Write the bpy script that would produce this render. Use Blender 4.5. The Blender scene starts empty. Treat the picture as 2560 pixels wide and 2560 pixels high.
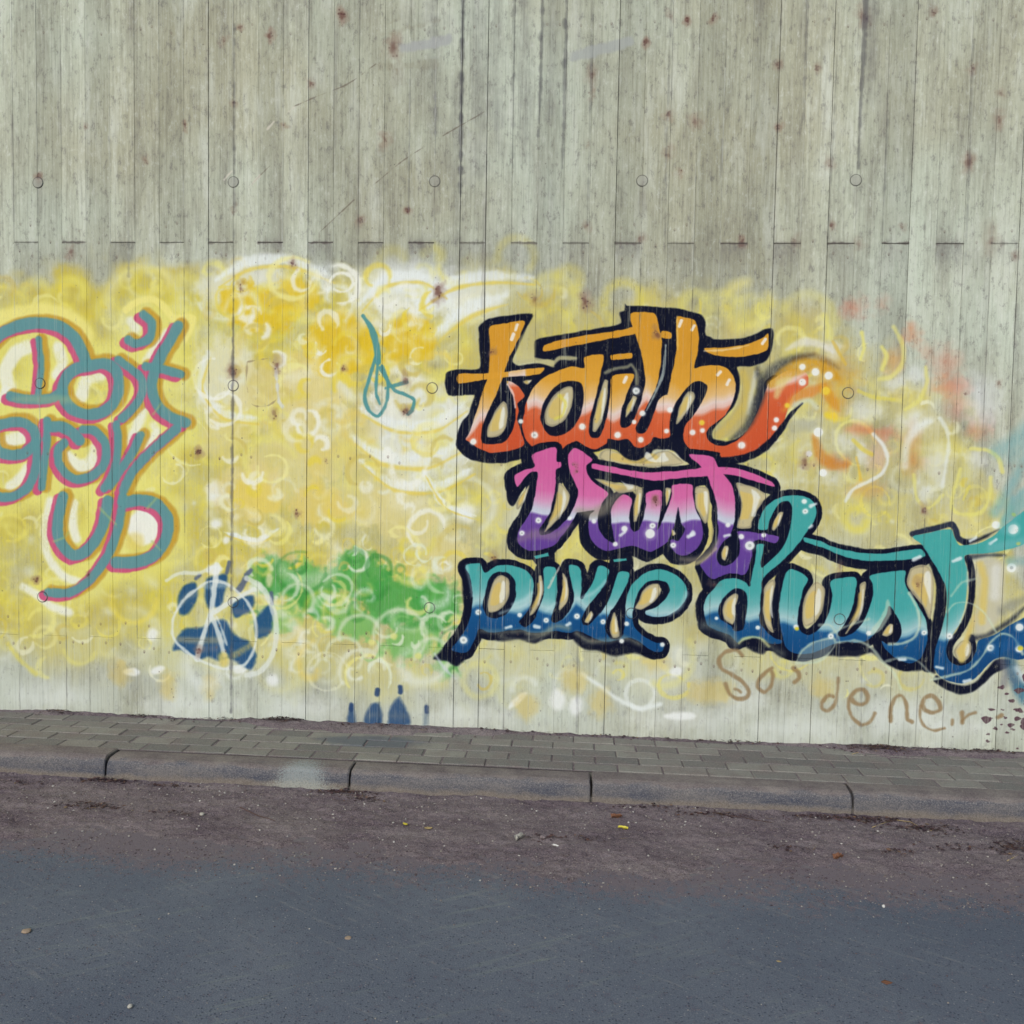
import bpy, bmesh, math, random
import numpy as np
from mathutils import Vector, Matrix, noise as mnoise

# ---------------------------------------------------------------- camera, sky, sun, exposure
sc = bpy.context.scene
cam_d = bpy.data.cameras.new('camera'); cam = bpy.data.objects.new('camera', cam_d); sc.collection.objects.link(cam); sc.camera = cam
CAM_YAW, CAM_PITCH, CAM_ROLL = -0.0667, -0.0552, 0.0172
_fwd = Vector((math.sin(CAM_YAW)*math.cos(CAM_PITCH), math.cos(CAM_YAW)*math.cos(CAM_PITCH), math.sin(CAM_PITCH)))
_rt = Vector((math.cos(CAM_YAW), -math.sin(CAM_YAW), 0)); _up = _rt.cross(_fwd)
_c, _s = math.cos(CAM_ROLL), math.sin(CAM_ROLL); _r2 = _c*_rt+_s*_up; _u2 = -_s*_rt+_c*_up
cam.matrix_world = Matrix(((_r2.x, _u2.x, -_fwd.x, 0.0), (_r2.y, _u2.y, -_fwd.y, -4.7191), (_r2.z, _u2.z, -_fwd.z, 1.4065), (0, 0, 0, 1)))
cam_d.sensor_width = 36; cam_d.sensor_fit = 'HORIZONTAL'; cam_d.lens = 36*2306.66/2560; cam_d.clip_start = .05; cam_d.clip_end = 500

SUN_EL, SUN_AZ = math.radians(34), math.radians(200)       # soft light from the open side, behind and a little left of the viewer
world = bpy.data.worlds.new('World'); sc.world = world; world.use_nodes = True
wn = world.node_tree; wn.nodes.clear()
sky = wn.nodes.new('ShaderNodeTexSky'); sky.sky_type = 'NISHITA'; sky.sun_disc = False; sky.sun_elevation = SUN_EL; sky.sun_rotation = SUN_AZ
sky.air_density = 1.0; sky.dust_density = 2.0; sky.ozone_density = 1.0
bgn = wn.nodes.new('ShaderNodeBackground'); bgn.inputs['Strength'].default_value = .10
wo = wn.nodes.new('ShaderNodeOutputWorld'); wn.links.new(sky.outputs[0], bgn.inputs[0]); wn.links.new(bgn.outputs[0], wo.inputs[0])
sun_d = bpy.data.lights.new('sun', 'SUN'); sun_d.energy = 1.4; sun_d.angle = math.radians(24); sun_d.color = (1., .985, .955)
sun = bpy.data.objects.new('sun', sun_d); sc.collection.objects.link(sun)
_sd = Vector((math.sin(SUN_AZ)*math.cos(SUN_EL), math.cos(SUN_AZ)*math.cos(SUN_EL), math.sin(SUN_EL)))
sun.rotation_euler = _sd.to_track_quat('Z', 'Y').to_euler()
vs = sc.view_settings; vs.view_transform = 'Standard'; vs.look = 'None'; vs.gamma = 1; vs.exposure = 0.25; vs.use_curve_mapping = False

# ---------------------------------------------------------------- survey of the place (metres)
PITCH, SEAM0, ZA, ZB = .1306, -2.955, 2.507, .432       # board-marked wall: board pitch, first joint, heights of the butt joints
TIES = [(-2.8213+1.0427*i, z) for i in range(-2, 7) for z in (2.8129, 1.7727, .6384)]
SLOPE = -.0072                                          # the street falls a little to the right
WALL_L, WALL_R, WALL_T = -6.0, 5.2, 4.7
random.seed(4)
sc.cycles.max_bounces = 3; sc.cycles.diffuse_bounces = 1; sc.cycles.glossy_bounces = 1; sc.cycles.transmission_bounces = 0; sc.cycles.caustics_reflective = False; sc.cycles.caustics_refractive = False
# ---------------------------------------------------------------- wall paint (computed here, stroke by stroke)
# survey of the wall: picture position -> metres on the wall plane (X along the wall, Z up)
SURV = dict(f=2306.66, D=4.7191, h=1.4065, yaw=-0.0667, pit=-0.0552, rol=0.0172)
def survey_axes():
    cy, sy = math.cos(SURV['yaw']), math.sin(SURV['yaw']); cp, sp = math.cos(SURV['pit']), math.sin(SURV['pit'])
    fwd = np.array([sy*cp, cy*cp, sp]); right = np.array([cy, -sy, 0.]); up = np.cross(right, fwd)
    c, s = math.cos(SURV['rol']), math.sin(SURV['rol'])
    return np.array([c*right+s*up, -s*right+c*up, fwd])
AX = survey_axes()
def wall_xz(p):
    p = np.asarray(p, float)
    d = np.stack([(p[..., 0]-1280)/SURV['f'], -(p[..., 1]-1280)/SURV['f'], np.ones(p.shape[:-1])], -1) @ AX
    t = SURV['D']/d[..., 1]
    return np.stack([t*d[..., 0], SURV['h']+t*d[..., 2]], -1)
CX0, CX1, CZ0, CZ1, RES = -4.0, 3.2, -0.12, 4.0, 400
CW, CH = int((CX1-CX0)*RES), int((CZ1-CZ0)*RES)
def canvas(p):
    w = wall_xz(p)
    return np.stack([(w[..., 0]-CX0)*RES, (CZ1-w[..., 1])*RES], -1)
_gx = CX0+(np.arange(CW)+.5)/RES; _gz = CZ1-(np.arange(CH)+.5)/RES
_P = np.stack(np.meshgrid(_gx, _gz), -1)
_d = np.stack([_P[..., 0], np.full(_P.shape[:2], SURV['D']), _P[..., 1]-SURV['h']], -1) @ AX.T
SX = (1280+SURV['f']*_d[..., 0]/_d[..., 2]).astype(np.float32); SY = (1280-SURV['f']*_d[..., 1]/_d[..., 2]).astype(np.float32)
del _P, _d
COL = np.zeros((CH, CW, 3), np.float32); ALP = np.zeros((CH, CW), np.float32); IDM = np.zeros((CH, CW), np.uint8)
nrng = np.random.default_rng(7)
def vnoise(sx, sy, oct=3, seed=0):
    """smooth value noise on the canvas, feature size sx, sy pixels, range about -1..1"""
    r = np.random.default_rng(seed); out = np.zeros((CH, CW), np.float32); amp = 1.
    for o in range(oct):
        nx, ny = int(CW/sx)+3, int(CH/sy)+3
        g = r.uniform(-1, 1, (ny, nx)).astype(np.float32)
        x = np.arange(CW)/sx; y = np.arange(CH)/sy; xi = x.astype(int); yi = y.astype(int)
        fx = (x-xi).astype(np.float32); fy = (y-yi).astype(np.float32); fx = fx*fx*(3-2*fx); fy = fy*fy*(3-2*fy)
        rows = g[:, xi]*(1-fx)+g[:, xi+1]*fx
        out += amp*(rows[yi]*(1-fy)[:, None]+rows[yi+1]*fy[:, None])
        amp *= .5; sx = max(sx/2, 1.); sy = max(sy/2, 1.)
    return out
N_WOB = vnoise(14, 14, 3, 1); N_MED = vnoise(60, 60, 3, 2); N_BIG = vnoise(200, 160, 3, 3); N_FINE = vnoise(3, 5, 2, 4); N_STREAK = vnoise(3, 60, 3, 5)
def sst(e0, e1, x):
    t = np.clip((x-e0)/(e1-e0), 0, 1); return t*t*(3-2*t)
def rgb(c): return np.array(c, np.float32)/255.
def T(x0, y0, s):
    def f(txt): return [(x0+float(a)/s, y0+float(b)/s) for a, b in (q.split(',') for q in txt.split())]
    return f
S1 = T(0, 0, 1)
def smooth(pts, closed, n=6, k=.42):
    p = np.asarray(pts, float); m = len(p)
    if m < 3: return p if not closed else p
    out = []
    rng_ = range(m) if closed else range(m-1)
    for i in rng_:
        p1, p2 = p[i], p[(i+1) % m]
        p0 = p[i-1] if (closed or i > 0) else p1; p3 = p[(i+2) % m] if (closed or i+2 < m) else p2
        L = np.linalg.norm(p2-p1)
        def tan(a, b, l):
            v = (b-a)*k; nv = np.linalg.norm(v); return v*min(1, .9*l/(nv+1e-6))
        t1, t2 = tan(p0, p2, L), tan(p1, p3, L)
        for j in range(n):
            t = j/n; h = t*t*(3-2*t)
            out.append((2*t**3-3*t*t+1)*p1+(t**3-2*t*t+t)*t1+(-2*t**3+3*t*t)*p2+(t**3-t*t)*t2)
    if not closed: out.append(p[-1])
    return np.array(out)
def put(y0, x0, a, col, oid=0, keep=False):
    """lay paint of coverage a (array) and colour col over the canvas at y0,x0"""
    h, w = a.shape; sl = (slice(y0, y0+h), slice(x0, x0+w))
    c = col if isinstance(col, np.ndarray) and col.ndim == 3 else rgb(col)[None, None]
    COL[sl] = COL[sl]*(1-a[..., None])+c*a[..., None]; ALP[sl] = ALP[sl]*(1-a)+a
    if oid: IDM[sl][a > .5] = oid
    elif not keep: pass
def seg_sd(C, W, pad):
    """distance field (minus half width) to a polyline in canvas pixels; returns y0,x0,array"""
    x0 = max(0, int(C[:, 0].min()-pad)); x1 = min(CW, int(C[:, 0].max()+pad)+2)
    y0 = max(0, int(C[:, 1].min()-pad)); y1 = min(CH, int(C[:, 1].max()+pad)+2)
    if x1 <= x0 or y1 <= y0: return None
    D = np.full((y1-y0, x1-x0), 1e3, np.float32)
    for i in range(len(C)-1):
        a, b = C[i], C[i+1]; wa, wb = W[i], W[i+1]
        sx0 = max(x0, int(min(a[0], b[0])-pad)); sx1 = min(x1, int(max(a[0], b[0])+pad)+2)
        sy0 = max(y0, int(min(a[1], b[1])-pad)); sy1 = min(y1, int(max(a[1], b[1])+pad)+2)
        if sx1 <= sx0 or sy1 <= sy0: continue
        X = np.arange(sx0, sx1, dtype=np.float32)[None]+.5-a[0]; Y = np.arange(sy0, sy1, dtype=np.float32)[:, None]+.5-a[1]
        dx, dy = b-a; l2 = dx*dx+dy*dy+1e-6
        t = np.clip((X*dx+Y*dy)/l2, 0, 1)
        d = np.sqrt((X-t*dx)**2+(Y-t*dy)**2)-(wa+(wb-wa)*t)*.5
        s = D[sy0-y0:sy1-y0, sx0-x0:sx1-x0]; np.minimum(s, d, out=s)
    return y0, x0, D
PXM = RES/446.   # canvas pixels per picture pixel, near enough for widths
def stroke(pts, w, col, soft=2.5, op=1., closed=False, oid=0, wob=1.2, grad=None, n=6, fade=0):
    """w: width in picture pixels (number or list along the stroke); soft: edge softness"""
    p = list(pts)+([pts[0]] if closed else [])
    q = smooth(pts, closed, n)
    if closed: q = np.vstack([q, q[:1]])
    C = canvas(q); m = len(C)
    ws = np.interp(np.linspace(0, 1, m), np.linspace(0, 1, len(w)), w) if isinstance(w, (list, tuple)) else np.full(m, float(w))
    W = ws*PXM; so = soft*PXM
    r = seg_sd(C, W, W.max()*.5+so+4)
    if r is None: return
    y0, x0, D = r; h, wd = D.shape
    D = D+N_WOB[y0:y0+h, x0:x0+wd]*wob*PXM
    a = sst(so, -so, D)*op
    if soft > 5: a = a*np.clip(1+.25*N_MED[y0:y0+h, x0:x0+wd]+.18*N_FINE[y0:y0+h, x0:x0+wd], 0, 1.1).clip(0, 1)
    if fade:   # streaky dry brush
        a = a*np.clip(1-fade*(.5+.6*N_STREAK[y0:y0+h, x0:x0+wd]), 0, 1)
    put(y0, x0, np.clip(a, 0, 1), grad(SX[y0:y0+h, x0:x0+wd], SY[y0:y0+h, x0:x0+wd]) if grad else col, oid)
def fill(pts, col, soft=1.6, op=1., oid=0, sm=True, grad=None, wob=.9, streak=0):
    q = smooth(pts, True, 5) if sm else np.asarray(pts, float)
    C = canvas(q); so = soft*PXM; pad = so+4
    r = seg_sd(np.vstack([C, C[:1]]), np.zeros(len(C)+1), pad+3)
    if r is None: return
    y0, x0, D = r; h, w = D.shape
    par = np.zeros((h, w+1), np.int8)
    ys = np.arange(h)+y0+.5
    for i in range(len(C)):
        a, b = C[i], C[(i+1) % len(C)]
        if a[1] == b[1]: continue
        lo, hi = (a, b) if a[1] < b[1] else (b, a)
        i0 = max(0, int(math.ceil(lo[1]-y0-.5))); i1 = min(h, int(math.ceil(hi[1]-y0-.5)))
        if i1 <= i0: continue
        xs = lo[0]+(ys[i0:i1]-lo[1])*(hi[0]-lo[0])/(hi[1]-lo[1])
        xi = np.clip(np.ceil(xs-x0-.5).astype(int), 0, w)
        np.bitwise_xor.at(par, (np.arange(i0, i1), xi), 1)
    ins = np.bitwise_xor.accumulate(par[:, :w], axis=1) > 0
    D = np.where(ins, -D, D)+N_WOB[y0:y0+h, x0:x0+w]*wob*PXM
    a = sst(so, -so, D)*op
    if streak: a = a*np.clip(1-streak*(.5+.6*N_STREAK[y0:y0+h, x0:x0+w]+.4*N_FINE[y0:y0+h, x0:x0+w]), 0, 1)
    put(y0, x0, np.clip(a, 0, 1), grad(SX[y0:y0+h, x0:x0+w], SY[y0:y0+h, x0:x0+w]) if grad else col, oid)
def circ(cx, cy, rx, ry=None, a0=0., a1=360., n=14, rot=0.):
    ry = ry or rx; out = []
    for i in range(n if a1-a0 >= 360 else n+1):
        t = math.radians(a0+(a1-a0)*i/n); x, y = rx*math.cos(t), ry*math.sin(t); c, s = math.cos(math.radians(rot)), math.sin(math.radians(rot))
        out.append((cx+c*x-s*y, cy+s*x+c*y))
    return out
def blob(cx, cy, rx, ry=None, col=(255, 255, 255), op=.6, soft=None, rot=0., wob=1., oid=0):
    ry = ry or rx; soft = soft if soft is not None else min(rx, ry)*.6
    fill(circ(cx, cy, rx, ry, rot=rot), col, soft, op, wob=wob+soft*.15, oid=oid)
def ring(cx, cy, r, w, col, op=.5, soft=None, a0=0, a1=360, ry=None, rot=0.):
    stroke(circ(cx, cy, r, ry, a0, a1, rot=rot), w, col, soft if soft is not None else w*.45, op, closed=(a1-a0 >= 360), wob=1.5)
def dot(cx, cy, r, col=(236, 243, 238), oid=0, hollow=False):
    r *= .82; stroke([(cx-.3, cy), (cx+.3, cy)], 2*r, col, 2, .9, oid=oid, wob=.5, n=1)
    stroke([(cx-.3, cy), (cx+.3, cy)], 2*r*1.35, col, r*.6, .35, wob=.5, n=1)
    if hollow: stroke([(cx-.3, cy), (cx+.3, cy)], r*.7, (150, 160, 160), 1.2, .6, wob=.3, n=1)

# palette (paint colours)
PALE, YEL, GOLD, OCH, TAN = (230, 226, 128), (224, 214, 88), (224, 204, 60), (192, 174, 78), (212, 200, 124)
WHT, INK = (233, 241, 238), (13, 18, 40)
TEALD, PINKD, OCHD = (97, 151, 154), (203, 88, 128), (196, 154, 56)

# ---- pale yellow wash with bubbles behind everything
def wash():
    edge_t = np.interp(SX, [-600, -300, 0, 150, 350, 520, 640, 900, 1150, 1300, 1500, 1700, 1900, 2050, 2200, 2330, 2450, 2560, 2800], [900, 760, 705, 690, 690, 705, 700, 680, 690, 700, 720, 735, 745, 780, 880, 1000, 1120, 1500, 1700])
    edge_b = np.interp(SX, [-600, 0, 200, 500, 800, 1100, 1400, 1700, 2100, 2400, 2560, 2800], [1500, 1650, 1690, 1715, 1765, 1770, 1750, 1735, 1750, 1740, 1730, 1700])
    m = sst(-45, 60, SY-edge_t+N_MED*45+N_BIG*25)*sst(-10, 130, edge_b-SY+N_MED*40+N_BIG*35)*sst(-560, -330, SX)*sst(2720, 2480, SX)
    left = sst(1400, 500, SX)
    op = m*(.56+.24*left+.26*N_MED+.16*N_BIG)
    c = rgb((204, 194, 108))*(1-left[..., None])+rgb((212, 202, 86))*left[..., None]
    c = c+(rgb((192, 176, 84))-c)*np.clip(.2+.5*N_BIG, 0, .6)[..., None]
    a = np.clip(op*np.clip(1+.12*N_FINE+.1*N_STREAK, .6, 1.2), 0, .93).astype(np.float32)
    put(0, 0, a, c.astype(np.float32))
    pr = np.random.default_rng(33)
    for q in range(46):
        x = pr.uniform(1180, 2480); y = pr.uniform(800+max(0, x-1900)*.45, 1760); blob(x, y, pr.uniform(30, 85), pr.uniform(25, 70), [(222, 226, 214), (228, 222, 168), (214, 206, 150)][pr.integers(3)], pr.uniform(.15, .42), 26, pr.uniform(0, 180), wob=6)
    # bubbles and dabs
    r = np.random.default_rng(21); k = 0
    while k < 900:
        x = r.uniform(-420, 2560); y = r.uniform(690, 1760)
        i, j = np.clip(canvas(np.array([x, y])).astype(int), 0, [CW-1, CH-1])[::-1]
        if m[i, j] < .35+.2*r.random(): continue
        k += 1; R = r.choice([14, 20, 28, 38, 54, 75], p=[.2, .25, .24, .17, .09, .05])
        lf = x < 1150; t = r.random()
        if t < .34:
            col = [PALE, YEL, (236, 228, 130)][r.integers(3)]
            a0 = r.uniform(0, 360); ring(x, y, R, R*r.uniform(.2, .5), col, r.uniform(.25, .6), R*.2+3, a0, a0+r.uniform(130, 360), ry=R*r.uniform(.8, 1.25), rot=r.uniform(0, 90))
        elif t < .52: a0 = r.uniform(0, 360); ring(x, y, R*1.2, R*r.uniform(.12, .3), WHT, r.uniform(.15, .45), R*.22+3.5, a0, a0+r.uniform(110, 300))
        elif t < .72: blob(x, y, R*r.uniform(.5, .9), R*r.uniform(.4, .9), [OCH, GOLD, (206, 184, 92)][r.integers(3)], r.uniform(.12, .36), R*.45, r.uniform(0, 180))
        elif t < .9: blob(x, y, R*r.uniform(.3, .6), R*r.uniform(.25, .5), (228, 235, 230), r.uniform(.25, .65), R*.42, r.uniform(0, 180))
        else: blob(x, y, R*.7, R*.5, (190, 192, 178), r.uniform(.25, .55), R*.5, r.uniform(0, 180))
wash()
# pale wash and soft blotches along the foot of the wall
_f = sst(1500, 1640, SY+40*N_MED)*(.34+.2*N_MED+.12*N_STREAK)*sst(-560, -330, SX); put(0, 0, np.clip(_f, 0, .6).astype(np.float32), (204, 213, 203))
for x, y, rx, ry in [(120, 1740, 90, 24), (480, 1760, 120, 22), (760, 1770, 80, 24), (1180, 1790, 110, 22), (1700, 1800, 130, 26), (2000, 1820, 120, 26), (2250, 1790, 110, 40), (1850, 1750, 60, 26), (2390, 1820, 70, 30)]: blob(x, y, rx, ry, (226, 233, 228), .45, 30, wob=6)

def swirls(n, seed, box, cols, o0, o1, ws=(5, 13)):
    r = np.random.default_rng(seed); k = 0
    while k < n:
        x = r.uniform(box[0], box[1]); y = r.uniform(box[2], box[3]); i, j = np.clip(canvas(np.array([x, y])).astype(int), 0, [CW-1, CH-1])[::-1]
        if ALP[i, j] < .42: k += .25; continue
        k += 1; R = r.choice([12, 18, 26, 36, 50], p=[.22, .28, .26, .16, .08]); w = r.uniform(*ws); a0 = r.uniform(0, 360); L = r.uniform(90, 330); nn = 12; e = r.uniform(.75, 1.3); pts = []; sp = r.uniform(-.35, .5); sg = r.choice([-1, 1]); rot = r.uniform(0, 3.14)
        for q in range(nn+1):
            t = q/nn; a = math.radians(a0)+sg*math.radians(L)*t; rr = R*(1-sp*t); u, v = rr*math.cos(a), rr*e*math.sin(a); pts.append((x+u*math.cos(rot)-v*math.sin(rot), y+u*math.sin(rot)+v*math.cos(rot)))
        stroke(pts, [w*.4, w, w*1.1, w*.5], cols[r.integers(len(cols))], w*.28+1, r.uniform(o0, o1), wob=2, n=3)
swirls(330, 51, (-400, 2480, 700, 1740), [(236, 232, 140), (232, 222, 104), (238, 240, 214), (222, 204, 70), (238, 236, 170), (206, 186, 84)], .28, .66)
# ---- rings and curls that stand out on the bare concrete and below the words
for x, y, R, w, a0, a1, c, o in [(1558, 752, 55, 20, 170, 370, YEL, .85), (1290, 640, 38, 18, 170, 400, YEL, .6), (1385, 745, 55, 24, 130, 420, PALE, .7), (1420, 700, 32, 22, 140, 420, YEL, .6),
        (1740, 770, 46, 22, 150, 420, PALE, .7), (1800, 790, 60, 20, 160, 400, PALE, .5), (1870, 780, 55, 20, 170, 420, PALE, .6), (1930, 830, 60, 22, 200, 420, YEL, .45), (2020, 800, 70, 20, 200, 400, PALE, .5),
        (1080, 640, 30, 22, 200, 380, YEL, .6), (980, 660, 40, 24, 180, 330, YEL, .45), (90, 735, 26, 22, 160, 420, PALE, .75), (185, 725, 24, 22, 150, 420, PALE, .7), (270, 775, 30, 20, 0, 360, PALE, .7),
        (370, 705, 42, 18, 0, 360, YEL, .6), (470, 730, 55, 26, 150, 300, YEL, .6), (15, 1360, 45, 16, 0, 360, PALE, .5), (45, 1520, 24, 14, 0, 360, PALE, .6), (335, 1500, 48, 13, 0, 190, (238, 222, 90), .8), (200, 1620, 62, 10, 20, 170, PALE, .7),
        (1600, 1735, 54, 8, 0, 360, WHT, .8), (1312, 1725, 50, 12, 180, 330, WHT, .7), (1420, 1710, 38, 10, 150, 400, WHT, .5), (1200, 1700, 48, 14, 0, 360, PALE, .6), (1660, 1640, 62, 16, 330, 470, PALE, .6),
        (905, 1680, 58, 9, 150, 350, WHT, .7), (760, 1640, 45, 9, 200, 420, WHT, .6), (1385, 1240, 60, 12, 150, 400, WHT, .5), (1165, 1265, 66, 12, 200, 420, WHT, .6), (1165, 1270, 40, 14, 170, 400, YEL, .6), (1230, 1340, 30, 16, 0, 360, PALE, .6)]:
    ring(x, y, R*(.9+.3*math.sin(x)), w, c, o*.62, w*.5, a0, a1)
stroke(S1('1455,1685 1500,1715 1540,1745 1600,1772 1650,1760'), 10, WHT, 5, .75)
for x, y, rx, ry, rot in [(1295, 1750, 30, 8, -40), (1690, 1680, 16, 11, -20), (1165, 1285, 24, 22, 0), (1395, 1750, 18, 26, 0), (1700, 1790, 40, 10, 0), (1440, 1765, 16, 24, 10), (535, 1230, 20, 30, 0), (540, 1310, 16, 14, 0), (565, 1350, 9, 10, 0), (690, 1475, 10, 26, 0), (680, 1700, 14, 14, 0), (330, 1680, 22, 9, 0), (395, 1675, 18, 9, -20), (380, 1585, 14, 16, 20), (375, 1225, 14, 6, -15)]:
    blob(x, y, rx, ry, (236, 241, 238), .85, min(rx, ry)*.55, rot)
for x, y, rx, ry in [(1315, 1765, 26, 34), (1435, 1700, 34, 30), (1500, 1755, 26, 34), (420, 1710, 18, 34), (525, 1715, 14, 30), (300, 1680, 22, 34), (1780, 1730, 60, 30), (2060, 1720, 30, 26), (1640, 1650, 30, 22)]:
    blob(x, y, rx, ry, (212, 190, 100), .5, 16, wob=5)
stroke(S1('20,1610 50,1650 90,1685'), 10, YEL, 6, .6)

# ---- middle of the wall: loose painted curls in yellow, cream, white and green
def curl(cx, cy, R, turns, w, c, o, a0=0., sq=.92, soft=None, sgn=1):
    n = int(turns*12); pts = []
    for i in range(n+1):
        t = i/n; r = R*(1-.86*t); a = math.radians(a0)+sgn*t*turns*2*math.pi; pts.append((cx+r*math.cos(a), cy+r*sq*math.sin(a)))
    stroke(pts, [w*.5, w, w, w*.8, w*.5], c, soft or w*.3, o, wob=2.5, fade=.2, n=4)
for x, y, rx, ry, c, o in [(620, 720, 120, 70, (228, 232, 222), .7), (1010, 720, 130, 70, (228, 234, 228), .7), (1150, 740, 110, 60, (230, 236, 232), .65), (560, 950, 80, 110, (228, 230, 214), .7), (1060, 1080, 150, 120, (228, 234, 230), .75), (780, 960, 110, 90, (228, 214, 150), .7), (720, 1160, 110, 100, (224, 216, 152), .6), (930, 1240, 110, 80, (224, 216, 154), .6), (1080, 1340, 80, 70, (224, 216, 152), .55), (620, 1230, 80, 80, (228, 212, 150), .6)]: blob(x, y, rx, ry, c, o, 30, wob=8)
GR1, GR2 = (74, 162, 76), (108, 184, 98); CRM = (222, 211, 146); cr = np.random.default_rng(77)
for x, y, rx, ry, c, o in [(640, 770, 92, 58, (226, 194, 42), .9), (740, 735, 60, 44, (228, 198, 50), .85), (850, 860, 96, 78, (226, 192, 42), .92), (1025, 850, 70, 58, (226, 192, 42), .93), (940, 905, 44, 36, (228, 200, 60), .8), (690, 1000, 112, 84, CRM, .6), (560, 1085, 60, 70, CRM, .6), (850, 1110, 110, 82, CRM, .6), (745, 1095, 60, 60, CRM, .6), (1000, 1280, 96, 70, CRM, .6), (640, 1240, 60, 46, (228, 206, 96), .75), (800, 1265, 70, 50, (226, 206, 120), .75), (1120, 1390, 56, 60, CRM, .6),
        (680, 1440, 62, 52, GR1, .92), (780, 1475, 80, 58, GR1, .93), (900, 1440, 74, 62, GR1, .93), (985, 1500, 84, 60, GR1, .93), (1095, 1510, 58, 66, GR1, .93), (860, 1545, 90, 46, GR2, .8), (1030, 1600, 74, 48, GR2, .8), (700, 1545, 56, 40, GR2, .65), (1120, 1650, 34, 44, GR2, .6)]:
    blob(x, y, rx, ry, c, o*.92, 13, wob=9, rot=cr.uniform(-30, 30))
for x, y, R, c in [(700, 1450, 40, (58, 140, 62)), (800, 1490, 46, (60, 144, 64)), (930, 1450, 44, (58, 140, 62)), (1010, 1520, 50, (60, 146, 66)), (1090, 1530, 40, (60, 140, 64)), (860, 1410, 30, (104, 190, 96)), (740, 1420, 30, (104, 188, 96)), (1060, 1480, 30, (104, 190, 96))]:
    a0 = cr.uniform(0, 360); ring(x, y, R, 14, c, .6, 6, a0, a0+cr.uniform(110, 200))
for q in range(150):
    x, y = cr.uniform(520, 1170), cr.uniform(660, 1680)
    if y > 1380 and cr.random() < .45: continue
    if x > 1110 and 800 < y < 1180 and cr.random() < .5: continue
    R = cr.choice([26, 40, 58, 84, 120], p=[.22, .3, .26, .15, .07]); w = R*cr.uniform(.12, .3); a0 = cr.uniform(0, 360)
    c = [WHT, WHT, (238, 240, 222), PALE, YEL, (226, 206, 110)][cr.integers(6)]
    curl(x, y, R, cr.uniform(.35, .95), w*1.25, c, cr.uniform(.35, .75), a0, sq=cr.uniform(.7, 1.2), soft=w*.6+2, sgn=1 if cr.random() < .5 else -1)
for p, w in [('540,700 620,655 720,650 830,690', 26), ('900,760 960,700 1050,690 1110,730', 24), ('1040,760 1130,705 1230,690 1330,695', 24), ('1090,830 1170,770 1260,740', 30), ('520,880 500,960 550,1030 640,1045', 22), ('900,1150 980,1210 1090,1215 1180,1170', 22), ('880,1090 950,1140 1060,1150 1160,1100', 30), ('900,1020 980,1060 1080,1060 1160,1010', 26), ('560,1330 640,1350 700,1320', 12), ('1060,1180 1110,1260 1190,1290', 14)]:
    stroke(S1(p), [w*.3, w, w, w*.3], WHT, w*.28, .9, fade=.35, wob=2.5); stroke([(x+w*.3, y+w*.7) for x, y in S1(p)], [2, w*.35, w*.3, 2], (228, 206, 84), w*.12+1, .7)
swirls(120, 88, (520, 1170, 690, 1420), [(240, 243, 232), (240, 243, 232), (238, 234, 160), (230, 212, 80), (236, 238, 206), (206, 190, 100)], .45, .85, (6, 17))
swirls(40, 89, (620, 1150, 1380, 1700), [(226, 236, 214), (140, 200, 120), (222, 226, 140), (56, 138, 62)], .35, .75, (6, 14))
for x, y, R in [(745, 1500, 40), (900, 1590, 52), (1000, 1590, 66), (860, 1640, 46), (1080, 1640, 44)]: ring(x, y, R, 9, (222, 230, 206), .6, 5, 170, 400)
for x, y in [(930, 1605), (985, 1590), (1045, 1640)]: blob(x, y, 9, 8, (224, 224, 140), .8, 4)
# teal scribble over it
for p, w in [('907,790 930,825 942,870 945,905', [7, 14, 16, 14]), ('940,890 925,940 912,990 922,1025 945,1040 965,1010 970,960 955,915', 8), ('950,920 985,975 1010,985 1035,1000 1030,1025 1020,1035', 8), ('945,900 940,980 950,1010', 7), ('965,970 1000,960 1018,955', 7)]:
    stroke(S1(p), w, (84, 150, 152), 2, .95, oid=9)
# old glue patch with rust beside the deep joint
fill(S1('620,905 690,900 692,985 668,1012 628,1008 616,960'), (214, 200, 128), 5, .45, wob=5); stroke(S1('618,905 690,901 695,990 670,1014 630,1010 617,960 618,905'), 1.6, (130, 112, 92), 1.4, .5, wob=2); stroke(S1('690,920 697,1000 705,1015'), 8, (216, 222, 222), 3, .8, wob=3)

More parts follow.
